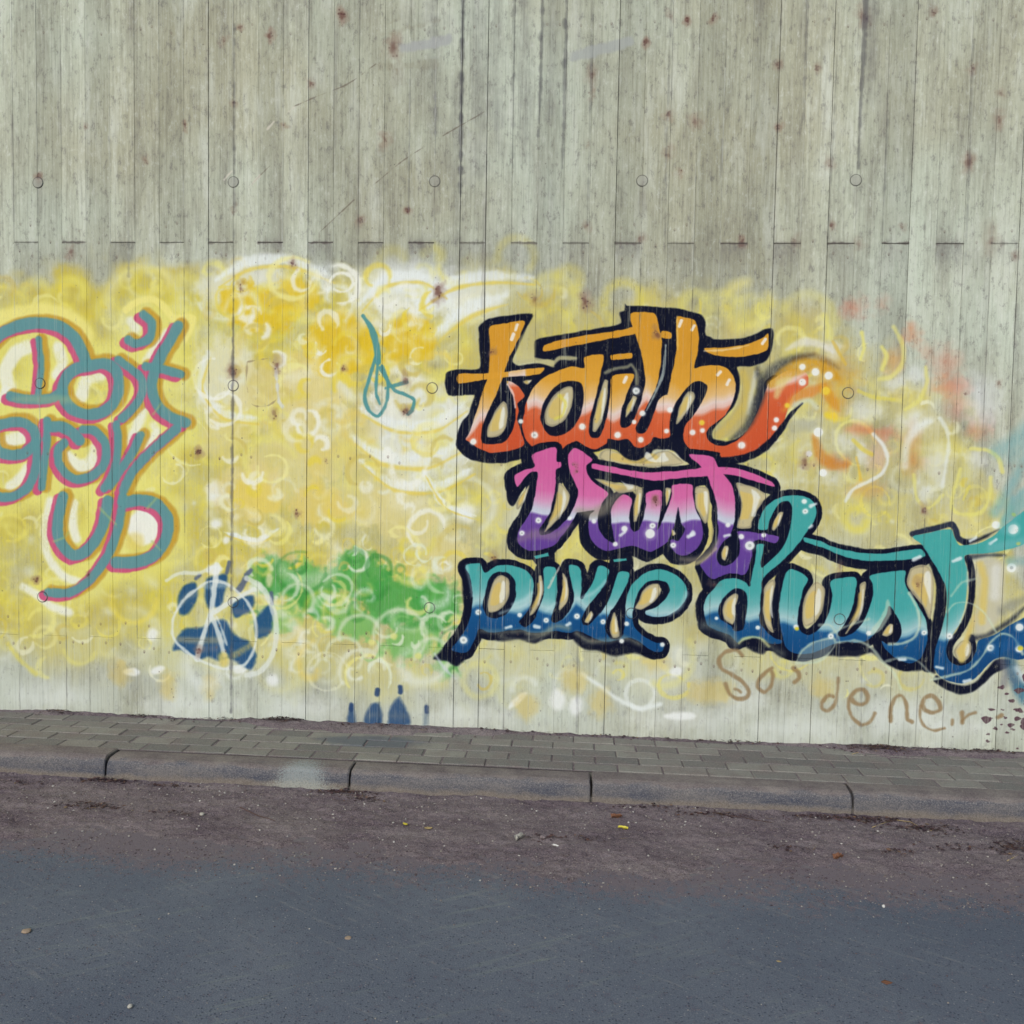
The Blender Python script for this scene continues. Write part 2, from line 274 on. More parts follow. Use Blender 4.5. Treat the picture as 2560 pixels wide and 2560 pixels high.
# ---- "Don't grow up"
A = T(0, 600, 2.76); B = T(0, 1100, 2.76)
DON = [(A('-150,1085 -150,850 -40,690 60,622 180,585 300,578 420,608 510,680 565,780 590,850'), 28), (A('262,690 276,800 280,900 268,1000 262,1070'), 17), (A('70,1085 170,1103 260,1105 360,1090 430,1050'), 24),
       (A('620,872 720,858 795,905 818,1010 782,1125 700,1195 600,1208 500,1175 440,1100 430,1010 470,930 540,885'), 27, 1), (A('815,830 880,880 950,935 985,1010 960,1100 900,1180 838,1235'), 21), (A('985,520 1040,570 1040,650 1000,700 930,720 885,695'), 22),
       (A('1225,600 1170,700 1110,800 1065,900 1045,1000 1060,1100 1110,1180 1180,1230 1275,1265'), 26), (A('1000,875 1100,892 1240,930'), 21),
       (A('-30,1300 60,1265 160,1265 232,1320 240,1400 180,1468 90,1490 0,1470 -40,1400'), 25, 1), (A('247,1400 252,1500 240,1600 190,1710 100,1768 20,1780 -60,1760'), 23), (A('322,1250 317,1400 302,1550 283,1710'), 20), (A('345,1295 420,1292 500,1335 545,1385'), 27),
       (A('570,1312 650,1322 718,1400 730,1500 700,1580 620,1638 530,1655 455,1620 402,1540 400,1455 440,1405'), 22), (A('800,1275 812,1400 800,1530 765,1640 715,1720'), 20), (A('965,1350 905,1480 820,1600 760,1700'), 21), (A('850,1730 900,1620 1010,1490 1215,1305'), 23),
       (B('432,395 402,520 392,640 432,740 505,798 585,775 655,700 705,600 735,480 742,425'), 27), (B('845,395 822,560 790,680 740,800 660,920 570,1010 460,1060 330,1055'), 22), (B('850,440 960,418 1080,450 1150,540 1150,660 1090,770 1000,830 900,850 800,850'), 28)]
def off(p, dx, dy): return [(x+dx, y+dy) for x, y in p]
DON = [(d[0], d[1]*1.1)+tuple(d[2:]) for d in DON]
for d in DON: stroke(d[0], d[1]+70, PALE, 22, .72, closed=len(d) > 2)
stroke(A('-100,560 60,520 250,480 420,500 540,570 610,660'), 30, (238, 230, 138), 8, .8)
stroke(A('870,480 960,420 1060,410 1140,470 1200,540 1330,540 1280,680'), 16, (240, 232, 140), 4, .8)
for p, w in [(A('60,1020 40,900 110,780 190,740'), 34), (A('390,930 430,850 400,740'), 26), (A('560,1080 600,960 690,930'), 30), (A('30,1400 110,1370 170,1360'), 32), (A('450,1490 540,1560 630,1540 670,1450'), 34), (A('985,1180 960,1250 900,1400'), 26), (A('1060,1280 1080,1320 960,1480'), 18), (A('900,560 940,610'), 20), (A('1150,640 1080,740 1010,830'), 20), (A('70,1700 140,1640 190,1580'), 24),
             (B('350,420 310,600 330,800 430,930 560,990'), 20), (B('510,440 500,580 530,680'), 22), (B('160,1010 260,1070 360,1150 480,1190'), 20), (A('40,1040 0,1090'), 20)]:
    stroke(p, w, (236, 240, 228), 6, .85)
blob(B('990,600')[0][0], B('990,600')[0][1], 40, 46, (238, 241, 232), .95, 6); blob(*B('930,700')[0], 24, 22, (226, 208, 110), .6, 8)
for d in DON: stroke(off(d[0], 10, -6 if len(d) > 2 else -3), d[1]+7, OCHD, 4.5, .88, closed=len(d) > 2, oid=1)
for d in DON: stroke(off(d[0], -8.5, 6), d[1]+1, PINKD, 2.5, .95, closed=len(d) > 2, oid=1)
for d in DON: stroke(off(d[0], 1.5, -1.5), d[1]-3, TEALD, 3, .97, closed=len(d) > 2, oid=1)
for p in [B('370,700 450,670 470,640'), B('690,470 760,540 800,580'), B('1020,470 1080,400'), A('1060,1200 1110,1130'), B('1050,700 1110,760')]: stroke(p, 5, (170, 190, 120), 3, .5)
blob(*A('330,1100')[0], 90, 10, PALE, .2, 8)

# ---- paw print in a ring with a K
W5 = T(400, 1380, 6.0375); BLU = (36, 82, 128)
for k_, p in enumerate(['280,900 270,720 330,560 420,480 530,470 575,560 570,680 500,830 390,960 300,950', '690,560 700,400 870,350 1010,340 1010,480 960,700 900,820 820,830 740,860 690,740', '1100,920 1085,820 1120,740 1250,660 1410,650 1420,760 1370,880 1310,920 1150,990', '1460,1290 1440,1020 1600,830 1660,800 1710,960 1690,1160 1600,1270',
          '260,1290 320,1200 430,1150 640,1130 780,1060 920,1020 1000,1050 1080,1180 1180,1270 1330,1330 1400,1430 1450,1560 1430,1700 1370,1770 1250,1720 1050,1600 900,1650 760,1580 620,1620 500,1570 330,1480 200,1480']):
    fill(W5(p), BLU, 5, .93, oid=20+k_, wob=2)
for p, w in [('545,400 600,350', 8), ('1010,310 1045,160', 9), ('1300,340 1375,275', 10), ('1690,780 1680,620', 9), ('1190,570 1290,420', 16)]: stroke(W5(p), w, (86, 100, 130), 3, .85)
for p, c, o in [('560,620 420,660 330,760', (150, 160, 150), .45), ('700,510 1000,500', (176, 196, 200), .6), ('300,1320 600,1330 900,1330', (150, 150, 128), .7), ('1120,1560 1380,1400', (176, 168, 112), .75), ('1500,1190 1660,1180', (120, 130, 130), .4), ('560,1480 850,1450', (110, 120, 140), .5), ('1160,900 1300,900', (110, 120, 140), .5)]:
    stroke(W5(p), 14, c, 6, o)
for p, w, o in [('100,430 300,320 560,320 700,280 800,230 900,240', 8, .7), ('190,1100 190,1250 260,1380 400,1500 560,1610 760,1700 960,1760 1120,1740 1280,1700 1380,1560 1440,1400 1460,1200 1440,1020 1390,880 1290,720 1160,590 1010,480 850,440 700,460 560,560 400,680 280,840 200,1000 190,1100', 7, .8), ('1310,400 1500,500 1640,700 1730,950 1760,1200 1730,1450 1630,1680 1480,1820 1300,1860', 13, .7),
                ('860,200 820,560 780,860 760,960', 13, .85), ('560,1620 640,1300 760,960', 11, .85), ('760,960 900,860 1130,720 1420,560', 11, .85), ('800,1000 900,1280 980,1560', 11, .8), ('860,980 940,1180 1010,1400', 5, .7)]:
    stroke(W5(p), w, (226, 234, 228), 3, o)
blob(*W5('820,270')[0], 18, 13, (236, 242, 238), .85, 7); blob(*W5('1440,530')[0], 18, 13, (232, 238, 226), .7, 7); blob(*W5('1200,1790')[0], 16, 10, (236, 242, 240), .8, 6); blob(*W5('960,1620')[0], 13, 18, (222, 206, 110), .8, 6); blob(*W5('1650,430')[0], 9, 16, (226, 222, 180), .7, 5)
# lower paw at the foot of the wall
V = T(560, 1500, 2.76)
for k_, (p, o) in enumerate([('850,860 860,790 880,715 900,790 910,860', .9), ('970,860 985,770 1030,710 1075,720 1085,860', .92), ('1140,860 1150,750 1210,670 1260,760 1280,860', .92), ('1375,860 1380,750 1400,720 1412,790 1405,860', .45)]): fill(V(p), (52, 84, 122), 5, o, wob=2, oid=30+k_)
for k_, p in enumerate(['1060,620 1055,650', '1216,600 1218,635', '880,725 878,750', '1398,740 1400,770']): stroke(V(p), 11, (44, 70, 112), 3, .9, oid=34+k_)
for p in ['990,800 1070,790', '1160,800 1260,800']: stroke(V(p), 12, (96, 112, 128), 7, .6)

# ---- soft orange, rose and teal smoke right of the words
E5 = T(2060, 600, 2.76)
for x, y, rx, ry, c, o in [(210, 470, 60, 50, (206, 120, 90), .6), (600, 640, 40, 60, (214, 130, 70), .6), (830, 850, 70, 90, (214, 130, 96), .5), (900, 1010, 110, 40, (210, 122, 92), .55), (930, 1120, 60, 90, (214, 140, 116), .5), (1060, 1320, 70, 40, (216, 136, 100), .5), (480, 830, 50, 80, (224, 170, 80), .6), (60, 940, 130, 110, (212, 160, 46), .75), (70, 1120, 60, 80, (218, 160, 60), .7), (60, 1540, 120, 40, (206, 120, 56), .7), (230, 1310, 90, 30, (214, 120, 76), .7), (420, 1330, 70, 40, (214, 130, 96), .6), (610, 1400, 50, 130, (206, 150, 96), .6), (620, 1540, 60, 50, (212, 140, 60), .6), (300, 1720, 120, 40, (206, 160, 86), .6), (370, 1500, 60, 90, (226, 190, 180), .6), (780, 1000, 60, 50, (222, 180, 120), .4), (400, 450, 40, 40, (208, 140, 110), .4), (700, 760, 50, 40, (216, 150, 110), .4), (1090, 1240, 60, 50, (226, 206, 210), .5)]:
    q = E5('%f,%f' % (x, y))[0]; blob(q[0], q[1], rx/2.76, ry/2.76, c, o*.95, min(rx, ry)/2.76*1.3, wob=5)
for x, y, rx, ry in [(60, 760, 50, 60), (1040, 1510, 70, 60), (690, 1750, 60, 60), (770, 1550, 90, 130), (290, 1180, 120, 60), (620, 1260, 120, 70), (150, 1390, 90, 70), (60, 1650, 60, 60), (1080, 1080, 110, 130), (620, 950, 60, 60), (500, 1000, 80, 50), (250, 1500, 40, 60)]:
    q = E5('%f,%f' % (x, y))[0]; blob(q[0], q[1], rx/2.76, ry/2.76, (228, 234, 232), .62, min(rx, ry)/2.76*.95, wob=5)
for p, w, c, o in [('340,1340 410,1420 440,1520 400,1610 300,1670 200,1720 150,1800', 7, WHT, .75), ('560,1560 570,1420 640,1300 730,1250', 16, WHT, .6), ('800,1230 850,1320 860,1440 840,1560 820,1700', 8, WHT, .6), ('0,520 30,600 40,680', 12, PALE, .7), ('260,640 275,740 250,820', 8, PALE, .8), ('400,740 430,800 400,890', 9, PALE, .8), ('480,600 540,720 545,840 470,940 380,960', 9, PALE, .6), ('700,880 710,980 660,1100 560,1170', 8, PALE, .6), ('240,1040 340,1085 480,1100', 7, YEL, .6), ('940,1580 900,1720 880,1840 940,1890 1080,1880 1140,1780 1150,1640', 8, PALE, .7), ('1010,1440 1120,1450 1200,1500 1230,1600', 8, PALE, .7), ('960,1790 1000,1700', 6, YEL, .6), ('200,1380 260,1440 330,1480', 8, GOLD, .6), ('220,1500 240,1580 250,1650', 6, (230, 190, 60), .6), ('620,1620 640,1780 720,1850 820,1760', 7, PALE, .6), ('60,700 110,790 150,860', 6, (216, 186, 80), .7)]:
    stroke(E5(p), w, c, w*.45, o)
for p, w, o in [('1200,1450 1290,1400 1400,1300', 30, .55), ('1180,1880 1260,1760 1330,1620 1420,1500', 22, .6), ('1240,1932 1300,1800 1420,1700', 14, .6), ('1300,1500 1400,1420 1480,1400', 34, .4)]: stroke(E5(p), w, (118, 178, 182), w*.5, o)

# ---- lettering
def outline(polys, w, dx=-3, dy=3, oid=0, soft=1.8, closed=True):
    for p in polys:
        fill(off(p, dx, dy), INK, soft, .97, oid=oid); stroke(off(p, dx, dy), w, INK, soft, .97, closed=True, oid=oid)
        stroke(p, w*.8, INK, soft, .97, closed=True, oid=oid)
def bg(p, oid=0, seed=0):
    """gap in the lettering where the background shows: tan with a yellow and a white dab"""
    fill(p, (196, 186, 146), 1.8, .97); q = np.array(p); c = q.mean(0); r = np.random.default_rng(seed+int(c[0]))
    h = max(q[:, 1].max()-q[:, 1].min(), 8); w = max(q[:, 0].max()-q[:, 0].min(), 6)
    fill(c+(q-c)*.62+np.array([-w*.05, 0]), (214, 188, 104), 3, .8); i = np.argsort(-q[:, 0]+.4*q[:, 1])[:max(3, len(q)//3)]
    fill(c+(q-c)*[.28, .6]+np.array([w*.2, -h*.06]), (232, 236, 226), 2.5, .8)
    stroke(list(map(tuple, c+(q-c)*.95)), 1.5, INK, 3, .25, closed=True)
def mixc(stops, t):
    ts = [s[0] for s in stops]; cs = np.array([s[1] for s in stops], np.float32)/255.
    return np.stack([np.interp(t, ts, cs[:, k]) for k in range(3)], -1).astype(np.float32)
F = T(1080, 700, 2.76); G = T(1640, 700, 2.76); P = T(1080, 1200, 2.76); D = T(1860, 1200, 2.76)
Q1 = T(1700, 1180, 4.83); Q2 = T(1720, 1400, 6.44); Q3 = T(2240, 1400, 6.0375)
def g_faith(X, Y):
    fx, fy = (X-1080)*2.76, (Y-700)*2.76
    b = np.interp(fx, [240, 330, 420, 515, 530, 640, 660, 720, 980, 1100, 1250, 1400, 1480, 1560, 1680, 1755, 1900, 2050, 2120, 2300, 2480, 2700], [1085, 985, 1000, 980, 720, 690, 900, 880, 960, 900, 960, 910, 850, 900, 900, 960, 915, 850, 880, 760, 700, 640])
    t = fy-b+N_WOBs(X)*14
    return mixc([(-420, (216, 156, 50)), (-210, (222, 164, 60)), (-95, (228, 190, 130)), (-45, (232, 212, 202)), (-8, (230, 190, 176)), (22, (216, 106, 66)), (120, (212, 96, 56)), (400, (206, 86, 50))], t)
def N_WOBs(X): return np.sin(X*.11)*.6+np.sin(X*.047+1)*.8
def g_trust(X, Y):
    ln = 1285+(X-1300)*.018
    b = np.interp(X, [1280, 1500, 1700, 1790, 1900, 2100], [1278, 1305, 1305, 1298, 1330, 1330])
    t = Y-b+N_WOBs(X)*3
    return mixc([(-120, (212, 100, 160)), (-62, (214, 110, 168)), (-34, (214, 158, 194)), (-12, (200, 204, 220)), (-3, (205, 212, 228)), (4, (110, 74, 158)), (60, (103, 68, 152)), (140, (92, 66, 150))], t)
def g_teal(X, Y):
    b = np.interp(X, [1130, 1190, 1260, 1330, 1400, 1440, 1480, 1540, 1600, 1760, 1800, 1870, 1960, 2060, 2140, 2230, 2310, 2360, 2420, 2560, 2700], [1530, 1512, 1530, 1520, 1545, 1510, 1540, 1530, 1545, 1540, 1525, 1553, 1553, 1575, 1575, 1600, 1580, 1600, 1560, 1500, 1480])
    t = Y-b+N_WOBs(X)*5
    return mixc([(-160, (70, 168, 164)), (-70, (74, 170, 168)), (-40, (104, 180, 180)), (-12, (168, 206, 208)), (-3, (140, 186, 198)), (7, (30, 90, 142)), (40, (22, 80, 132)), (120, (20, 70, 122))], t)
# FAITH
OUT_F = F('340,300 400,265 520,245 690,235 650,340 605,440 555,560 600,590 710,575 780,585 840,600 840,560 800,548 715,545 708,425 740,405 900,375 1100,340 1300,300 1293,225 1330,212 1332,165 1345,178 1450,178 1590,190 1625,190 1700,195 1790,220 1860,245 1885,290 1890,380 1925,395 1945,408 2045,410 2145,400 2225,375 2285,345 2345,335 2360,370 2350,440 2335,500 2300,560 2195,600 2105,600 2125,660 2120,760 2095,850 2035,930 1975,990 1935,1050 1945,1095 2025,1112 2105,1092 2165,1050 2215,980 2240,880 2265,770 2310,690 2380,660 2440,800 2440,900 2420,1000 2365,1090 2285,1160 2185,1215 2085,1250 1990,1265 1900,1260 1750,1255 1680,1190 1620,1170 1530,1175 1500,1220 1420,1250 1330,1230 1280,1180 1200,1165 1100,1190 1000,1130 960,1150 860,1200 700,1200 650,1215 600,1240 500,1262 380,1262 270,1240 200,1190 165,1130 200,990 250,930 270,860 290,790 115,795 95,650 170,620 325,610 330,500 320,330')
stroke(G('640,1070 690,960 720,820 770,700 850,600 960,540 1080,520'), [10, 26, 30, 34, 26, 12, 4], (60, 62, 72), 9, .8)
fill(OUT_F, INK, 2.2, .98, oid=4)
FF = [F('400,320 520,298 640,285 600,400 545,510 510,610 480,700 440,800 400,880 370,950 345,1020 345,1090 350,1125 430,1132 500,1115 550,1050 575,960 575,880 560,800 530,740 515,700 545,700 600,740 640,800 590,850 600,900 590,960 615,1050 630,1140 520,1180 400,1190 320,1160 280,1130 235,1100 260,1050 290,960 320,870 350,760 380,690 395,600 400,450'),
      F('185,650 350,645 500,632 770,606 740,650 500,672 350,690 185,715'), F('775,450 900,410 1100,375 1300,345 1410,318 1410,370 1250,402 1050,440 900,470 770,492'), F('1585,352 1650,365 1650,405 1585,398'), F('1235,520 1375,505 1375,540 1240,552'),
      F('860,630 960,597 1050,605 1050,530 1180,518 1170,620 1150,720 1115,860 1090,970 1083,1050 1100,1087 1150,1085 1180,1030 1205,940 1230,800 1245,665 1390,648 1370,720 1340,800 1310,890 1297,980 1310,1020 1360,1010 1400,950 1440,840 1468,720 1465,620 1440,500 1410,400 1370,232 1530,232 1560,300 1585,420 1575,600 1550,730 1510,820 1450,930 1408,1020 1420,1057 1470,1050 1520,950 1560,830 1620,790 1660,860 1640,1000 1640,1082 1530,1085 1510,1120 1450,1157 1400,1150 1350,1100 1290,1107 1215,1095 1200,1130 1130,1165 1060,1150 1000,1110 960,1130 872,1197 866,1130 800,1150 720,1165 680,1140 640,1080 622,1000 650,850 700,740 780,670'),
      G('142,255 210,262 268,282 292,340 297,420 287,500 262,605 310,598 370,590 440,592 495,612 532,660 550,720 545,790 520,860 480,930 420,980 368,1020 348,1060 360,1105 410,1137 470,1142 540,1117 600,1072 652,1000 702,900 742,800 772,720 815,680 880,640 960,610 1040,640 1050,720 990,768 940,810 910,880 890,960 850,1040 800,1110 720,1170 620,1215 520,1235 440,1230 440,1192 350,1180 240,1167 195,1110 185,1050 210,990 262,930 312,850 342,780 345,730 310,700 260,705 200,760 150,830 112,900 92,990 92,1085 0,1085 10,980 40,880 75,800 110,640 140,480'),
      G('335,470 450,468 560,455 660,430 740,398 775,372 770,480 700,510 600,528 480,530 360,505')]
for p in FF: fill(p, None, 1.6, .98, oid=4, grad=g_faith)
for p in [F('480,705 445,800 405,890 370,970 345,1040 345,1110 430,1125 505,1100 555,1030 573,930 560,820 520,725'), F('770,850 820,770 890,710 970,695 1030,715 1048,780 1040,870 1010,960 960,1030 890,1072 820,1075 770,1020 750,950'), G('350,730 300,700 250,715 190,775 140,850 105,930 95,1010 110,1085 180,1080 200,1000 255,930 305,850 340,790')]: fill(p, INK, 1.8, .97, oid=4)
for p in [F('490,840 515,860 522,950 500,1040 450,1080 385,1085 380,1040 400,980 440,900'), F('850,790 920,740 970,740 975,810 950,910 900,980 830,1010 785,990 780,920 805,850'), F('1190,690 1215,700 1205,830 1170,980 1130,1045 1110,1040 1115,960 1150,820'), F('1385,800 1415,815 1375,900 1338,945 1342,890'), G('225,770 260,780 265,820 220,900 160,980 140,990 155,900 185,820'), F('630,700 690,690 660,720'), F('1160,1190 1200,1170 1280,1190 1340,1235 1430,1262 1520,1225 1560,1190 1640,1180 1690,1215 1740,1265 1600,1285 1400,1290 1250,1270 1150,1230')]: bg(p, seed=3)
fill(F('600,420 660,330 700,300 715,400 705,540 590,565 570,560'), (196, 188, 128), 4, .55); stroke(F('590,570 720,552 830,572 880,540 990,540'), 9, (190, 186, 140), 3, .85); stroke(F('1195,640 1260,612 1350,600 1375,585 1410,640 1415,720'), 8, (150, 150, 122), 3, .75)
stroke(F('1612,450 1595,640 1545,770 1480,900'), [3, 6, 7, 3], (170, 182, 176), 2, .8); stroke(F('880,800 920,850 900,930 850,960'), 8, YEL, 3, .7)
stroke(G('1010,850 930,930 870,1020 800,1110 700,1190 580,1238 450,1252'), [3, 9, 13, 15, 16, 17, 17], INK, 2, .97, oid=4)
fill(G('570,610 640,600 720,610 700,690 660,800 640,920 590,1020 500,1080 420,1090 395,1060 450,1000 520,920 570,840 595,740'), (186, 174, 120), 5, .9); stroke(G('600,640 630,760 600,880 520,990 430,1070'), 16, (206, 184, 92), 6, .7); stroke(G('690,640 660,780 640,920'), 10, (214, 220, 210), 5, .6)
stroke(G('700,610 730,760 680,900 620,1020 520,1100'), [10, 20, 22, 16, 8], (56, 60, 68), 7, .75)
# tail swoosh
for p, w, c, o in [('800,720 900,640 1020,590 1150,600 1250,680', [20, 30, 34, 30, 10], (206, 154, 44), .8), ('830,800 860,720 920,680', [10, 22, 8], (226, 216, 150), .7), ('880,900 960,810 1060,770 1160,740', [8, 20, 26, 12], (220, 140, 62), .75), ('900,480 1000,430 1120,440 1220,500', [4, 18, 18, 6], (228, 230, 236), .6), ('930,560 1050,520 1150,540 1260,610', [4, 14, 14, 4], (120, 90, 50), .5), ('960,860 1050,830 1110,880', 10, (210, 222, 214), .6), ('1150,740 1210,830 1260,900', [18, 22, 8], (214, 150, 48), .7), ('1090,1080 1130,1200 1220,1280 1330,1270', [12, 24, 20, 6], (206, 140, 60), .75), ('1180,930 1230,960', 12, (236, 214, 60), .8), ('960,1010 1060,1000', 30, (160, 164, 156), .35)]:
    stroke(G(p), w, c, 6, o)
for x, y, r, c in [(1010, 600, 8, 0), (1100, 635, 10, 0), (1190, 660, 10, 0), (1010, 705, 9, 0), (1170, 765, 10, 1), (905, 865, 6, 1), (830, 965, 6, 0), (818, 1022, 6, 0), (590, 1140, 9, 0), (97, 895, 7, 0), (315, 985, 6, 1), (252, 1052, 7, 0), (320, 1038, 6, 0), (72, 1043, 6, 0), (1120, 1050, 12, 0), (1055, 1200, 7, 0), (1150, 1330, 10, 0), (1225, 935, 8, 1)]: dot(*G('%d,%d' % (x, y))[0], r, (238, 208, 70) if c else (238, 243, 240))
for x, y, r in [(708, 1070, 9), (1038, 1012, 8), (612, 975, 6), (1282, 1070, 8), (1440, 1102, 7), (1452, 920, 7), (1395, 980, 5), (1408, 765, 9), (285, 1115, 8)]: dot(*F('%d,%d' % (x, y))[0], r, hollow=r > 8)
for p in [F('590,310 578,345'), F('562,375 548,410'), G('175,280 160,320'), G('265,315 250,345'), G('445,635 425,655'), G('505,690 490,720'), G('755,410 735,440'), F('1340,670 1325,705')]: stroke(p, 7, (240, 236, 226), 2, .9)
stroke(F('1690,250 1695,480'), 4, (236, 206, 120), 2, .5); stroke(F('520,720 560,790 575,880'), 4, (238, 214, 206), 2, .8); stroke(G('335,490 500,480 640,450'), 4, (240, 224, 180), 2, .6)
# TRUST
TT = [F('690,1205 850,1155 860,1250 890,1255 890,1290 855,1310 855,1400 840,1500 815,1600 780,1660 740,1720 750,1760 800,1755 880,1700 940,1640 985,1560 1010,1520 1000,1600 960,1680 900,1760 840,1830 740,1866 660,1866 600,1820 590,1760 620,1690 670,1620 700,1540 720,1420 725,1325 660,1340 590,1430 570,1350 640,1310 710,1285'),
      F('940,1210 990,1158 1105,1235 1070,1280 1075,1340 1120,1400 1215,1470 1185,1520 1150,1600 1145,1680 1170,1750 1220,1800 1262,1820 1258,1780 1240,1700 1235,1600 1255,1540 1320,1480 1380,1510 1365,1600 1365,1690 1390,1738 1430,1720 1455,1650 1475,1560 1480,1470 1580,1450 1585,1540 1570,1640 1555,1720 1590,1660 1630,1560 1655,1480 1660,1415 1790,1410 1800,1480 1820,1580 1860,1680 1870,1760 1830,1850 1760,1900 1690,1890 1650,1840 1640,1800 1590,1830 1510,1875 1440,1850 1380,1835 1300,1850 1210,1867 1140,1840 1090,1780 1080,1700 1090,1620 1120,1590 1040,1600 980,1590 1010,1470 980,1390 945,1300'),
      F('1110,1268 1250,1290 1450,1325 1650,1320 1800,1305 1870,1290')+G('460,1290 560,1300 680,1340 800,1395 815,1425 700,1395 560,1352 450,1340 350,1355 200,1362 0,1385')+F('1450,1372 1300,1342 1105,1300'),
      G('230,1205 390,1222')+Q1('470,-40 520,20 590,100 640,200 662,320 667,450 660,580 640,660 600,780 520,850 460,950 445,1040 480,1110 550,1130 640,1085 705,1000 720,900 710,800 690,722 790,715 900,730 1050,745 1195,780 1160,860 1060,840 960,820 890,840 870,920 870,1000 850,1090 820,1180 770,1240 660,1225 560,1235 460,1275 400,1295 320,1240 270,1170 245,1110 320,1030 400,930 450,820 465,700 450,580 440,400 410,280 370,150 335,60')+G('310,1290')]
outline([TT[0]], 34, -8, 4, oid=5); outline([TT[1]], 32, -7, 7, oid=5); outline([TT[2]], 28, -1, 6, oid=5); outline([TT[3]], 26, 2, 2, oid=5)
fill(F('640,1260 520,1330 520,1520 560,1560 620,1460 720,1330'), INK, 2, .97, oid=5)
TCOV = TT
PP = [P('235,590 330,575 365,640 450,590 540,590 640,620 695,680 700,760 680,860 640,930 600,980 640,1015 690,985 740,880 775,770 770,610 850,605 865,700 860,800 840,900 820,960 840,985 900,960 960,880 980,800 960,700 945,590 1010,595 1040,660 1045,720 1030,800 1070,770 1110,700 1150,595 1220,620 1200,700 1150,780 1090,850 1050,920 1040,985 1080,1000 1140,940 1190,880 1230,800 1285,640 1360,640 1345,720 1300,800 1260,870 1220,930 1195,1010 1210,1065 1260,1095 1300,1090 1330,1010 1335,920 1340,820 1370,740 1430,670 1520,620 1600,620 1690,660 1750,730 1755,810 1710,880 1640,930 1560,947 1480,930 1475,900 1540,880 1610,820 1640,760 1620,710 1560,690 1490,700 1430,760 1400,840 1385,920 1390,1000 1430,1050 1480,1090 1540,1120 1600,1130 1590,1180 1540,1185 1490,1160 1420,1110 1350,1090 1280,1105 1200,1115 1130,1095 1060,1062 1000,1040 950,1052 850,1042 760,1052 680,1052 600,1032 500,1042 400,1052 325,1032 290,1112 240,1190 135,1170 200,1080 250,990 275,880 280,770 260,660')]
DD = [Q1('950,690 955,600 990,490 1060,400 1150,330 1260,290 1400,278 1520,300 1610,360 1645,440 1640,530 1590,640 1520,740 1440,850 1350,960 1250,1060 1150,1150 1060,1220 1010,1280 985,1340 980,1450 970,1600 960,1720')+Q2('1150,900 1165,1000 1210,1080 1280,1180 1400,1260 1510,1290 1500,1340 1320,1345 1250,1310 1130,1268 1000,1258 870,1300 790,1330 700,1230 600,1180 450,1130 320,1060 280,940 255,800')+Q1('290,1600 310,1530 340,1480 400,1420 470,1330 560,1290 680,1285 780,1320 830,1380 850,1370 860,1270 880,1170 900,1100 920,1000 930,880 1020,880 1000,990 980,1100 990,1150 1070,1080 1180,980 1260,870 1310,740 1340,580 1350,430 1310,360 1240,360 1180,410 1130,490 1080,600 1060,690'),
      D('290,640 330,612 440,675 405,760 385,850 370,940 372,1000 395,1045 440,1068 500,1045 550,990 590,900 610,800 600,695 765,670 770,760 750,870 700,980 645,1065 690,1080 760,1050 820,980 860,900 885,800 885,720 870,660 990,635 1110,625 1108,700 1140,780 1200,860 1250,960 1270,1050 1255,1140 1220,1230 1140,1265 1050,1230 970,1160 950,1112 1000,1137 1060,1112 1085,1050 1070,970 1030,910 1000,870 985,920 940,1000 890,1070 840,1110 760,1120 680,1117 600,1140 500,1180 420,1200 340,1190 285,1150 262,1060 245,950 245,850 262,740'),
      D('415,395 520,420 640,470 800,500 950,510 1100,490 1215,475 1250,525 1150,545 1000,557 850,557 700,532 560,472 420,427'),
      D('1165,390 1300,360 1425,338 1450,390 1490,450 1600,440 1700,400 1780,330 1880,250 1960,200 2000,300 1932,440 1800,480 1650,510 1520,520 1540,620 1540,740 1530,850 1500,960 1450,1050 1410,1110 1395,1180 1420,1250 1490,1282 1560,1257 1600,1180 1615,1110 1720,1070 1820,1010 1960,940 2000,1000 1990,1180 1900,1240 1800,1220 1720,1240 1650,1310 1590,1370 1500,1402 1400,1382 1340,1340 1310,1290 1320,1180 1345,1090 1375,990 1398,890 1400,790 1380,700 1330,610 1280,530 1230,450')]
# black bodies of the lower words
outline(PP, 31, -4, 2, oid=6); outline(DD[:2], 30, -5, 3, oid=7); outline(DD[2:3], 26, 0, 8, oid=7)
stroke(D('1160,372 1300,338 1435,308 1475,400 1530,430'), 13, (36, 44, 66), 2.5, .95, oid=7); stroke(D('1530,430 1620,410 1700,370 1760,340'), [13, 9, 5, 2], INK, 4, .9, oid=7)
stroke(D('1545,540 1570,640 1570,760 1560,860 1530,970 1480,1060 1430,1120 1412,1180 1430,1235 1490,1262 1545,1235 1580,1170 1570,1090'), 15, INK, 2, .97, oid=7); stroke(D('1570,1090 1660,1075 1730,1040 1850,960 1932,880'), [16, 12, 12, 9, 4], (44, 50, 66), 6, .85, oid=7); stroke(D('1560,530 1660,520 1800,520'), [12, 9, 3], (44, 52, 70), 5, .8)
stroke(D('1270,520 1320,600 1355,700 1360,820 1345,950 1310,1080 1285,1200 1270,1290'), [16, 20, 22, 24, 24, 28, 30, 24], INK, 2.5, .97, oid=7)
fill(D('1330,1350 1420,1400 1520,1420 1600,1390 1680,1300 1740,1240 1830,1240 1820,1290 1720,1340 1660,1400 1580,1460 1490,1478 1400,1450 1310,1390'), INK, 3, .97, oid=7)
fill(D('-60,1020 -40,1100 40,1170 130,1200 180,1160 230,1210 330,1240 420,1245 520,1210 640,1215 780,1215 880,1190 940,1240 1020,1290 1120,1320 1250,1310 1320,1330 1300,1220 1200,1240 1100,1250 980,1170 800,1150 600,1150 400,1200 280,1150 0,1060'), INK, 4, .93, oid=7)
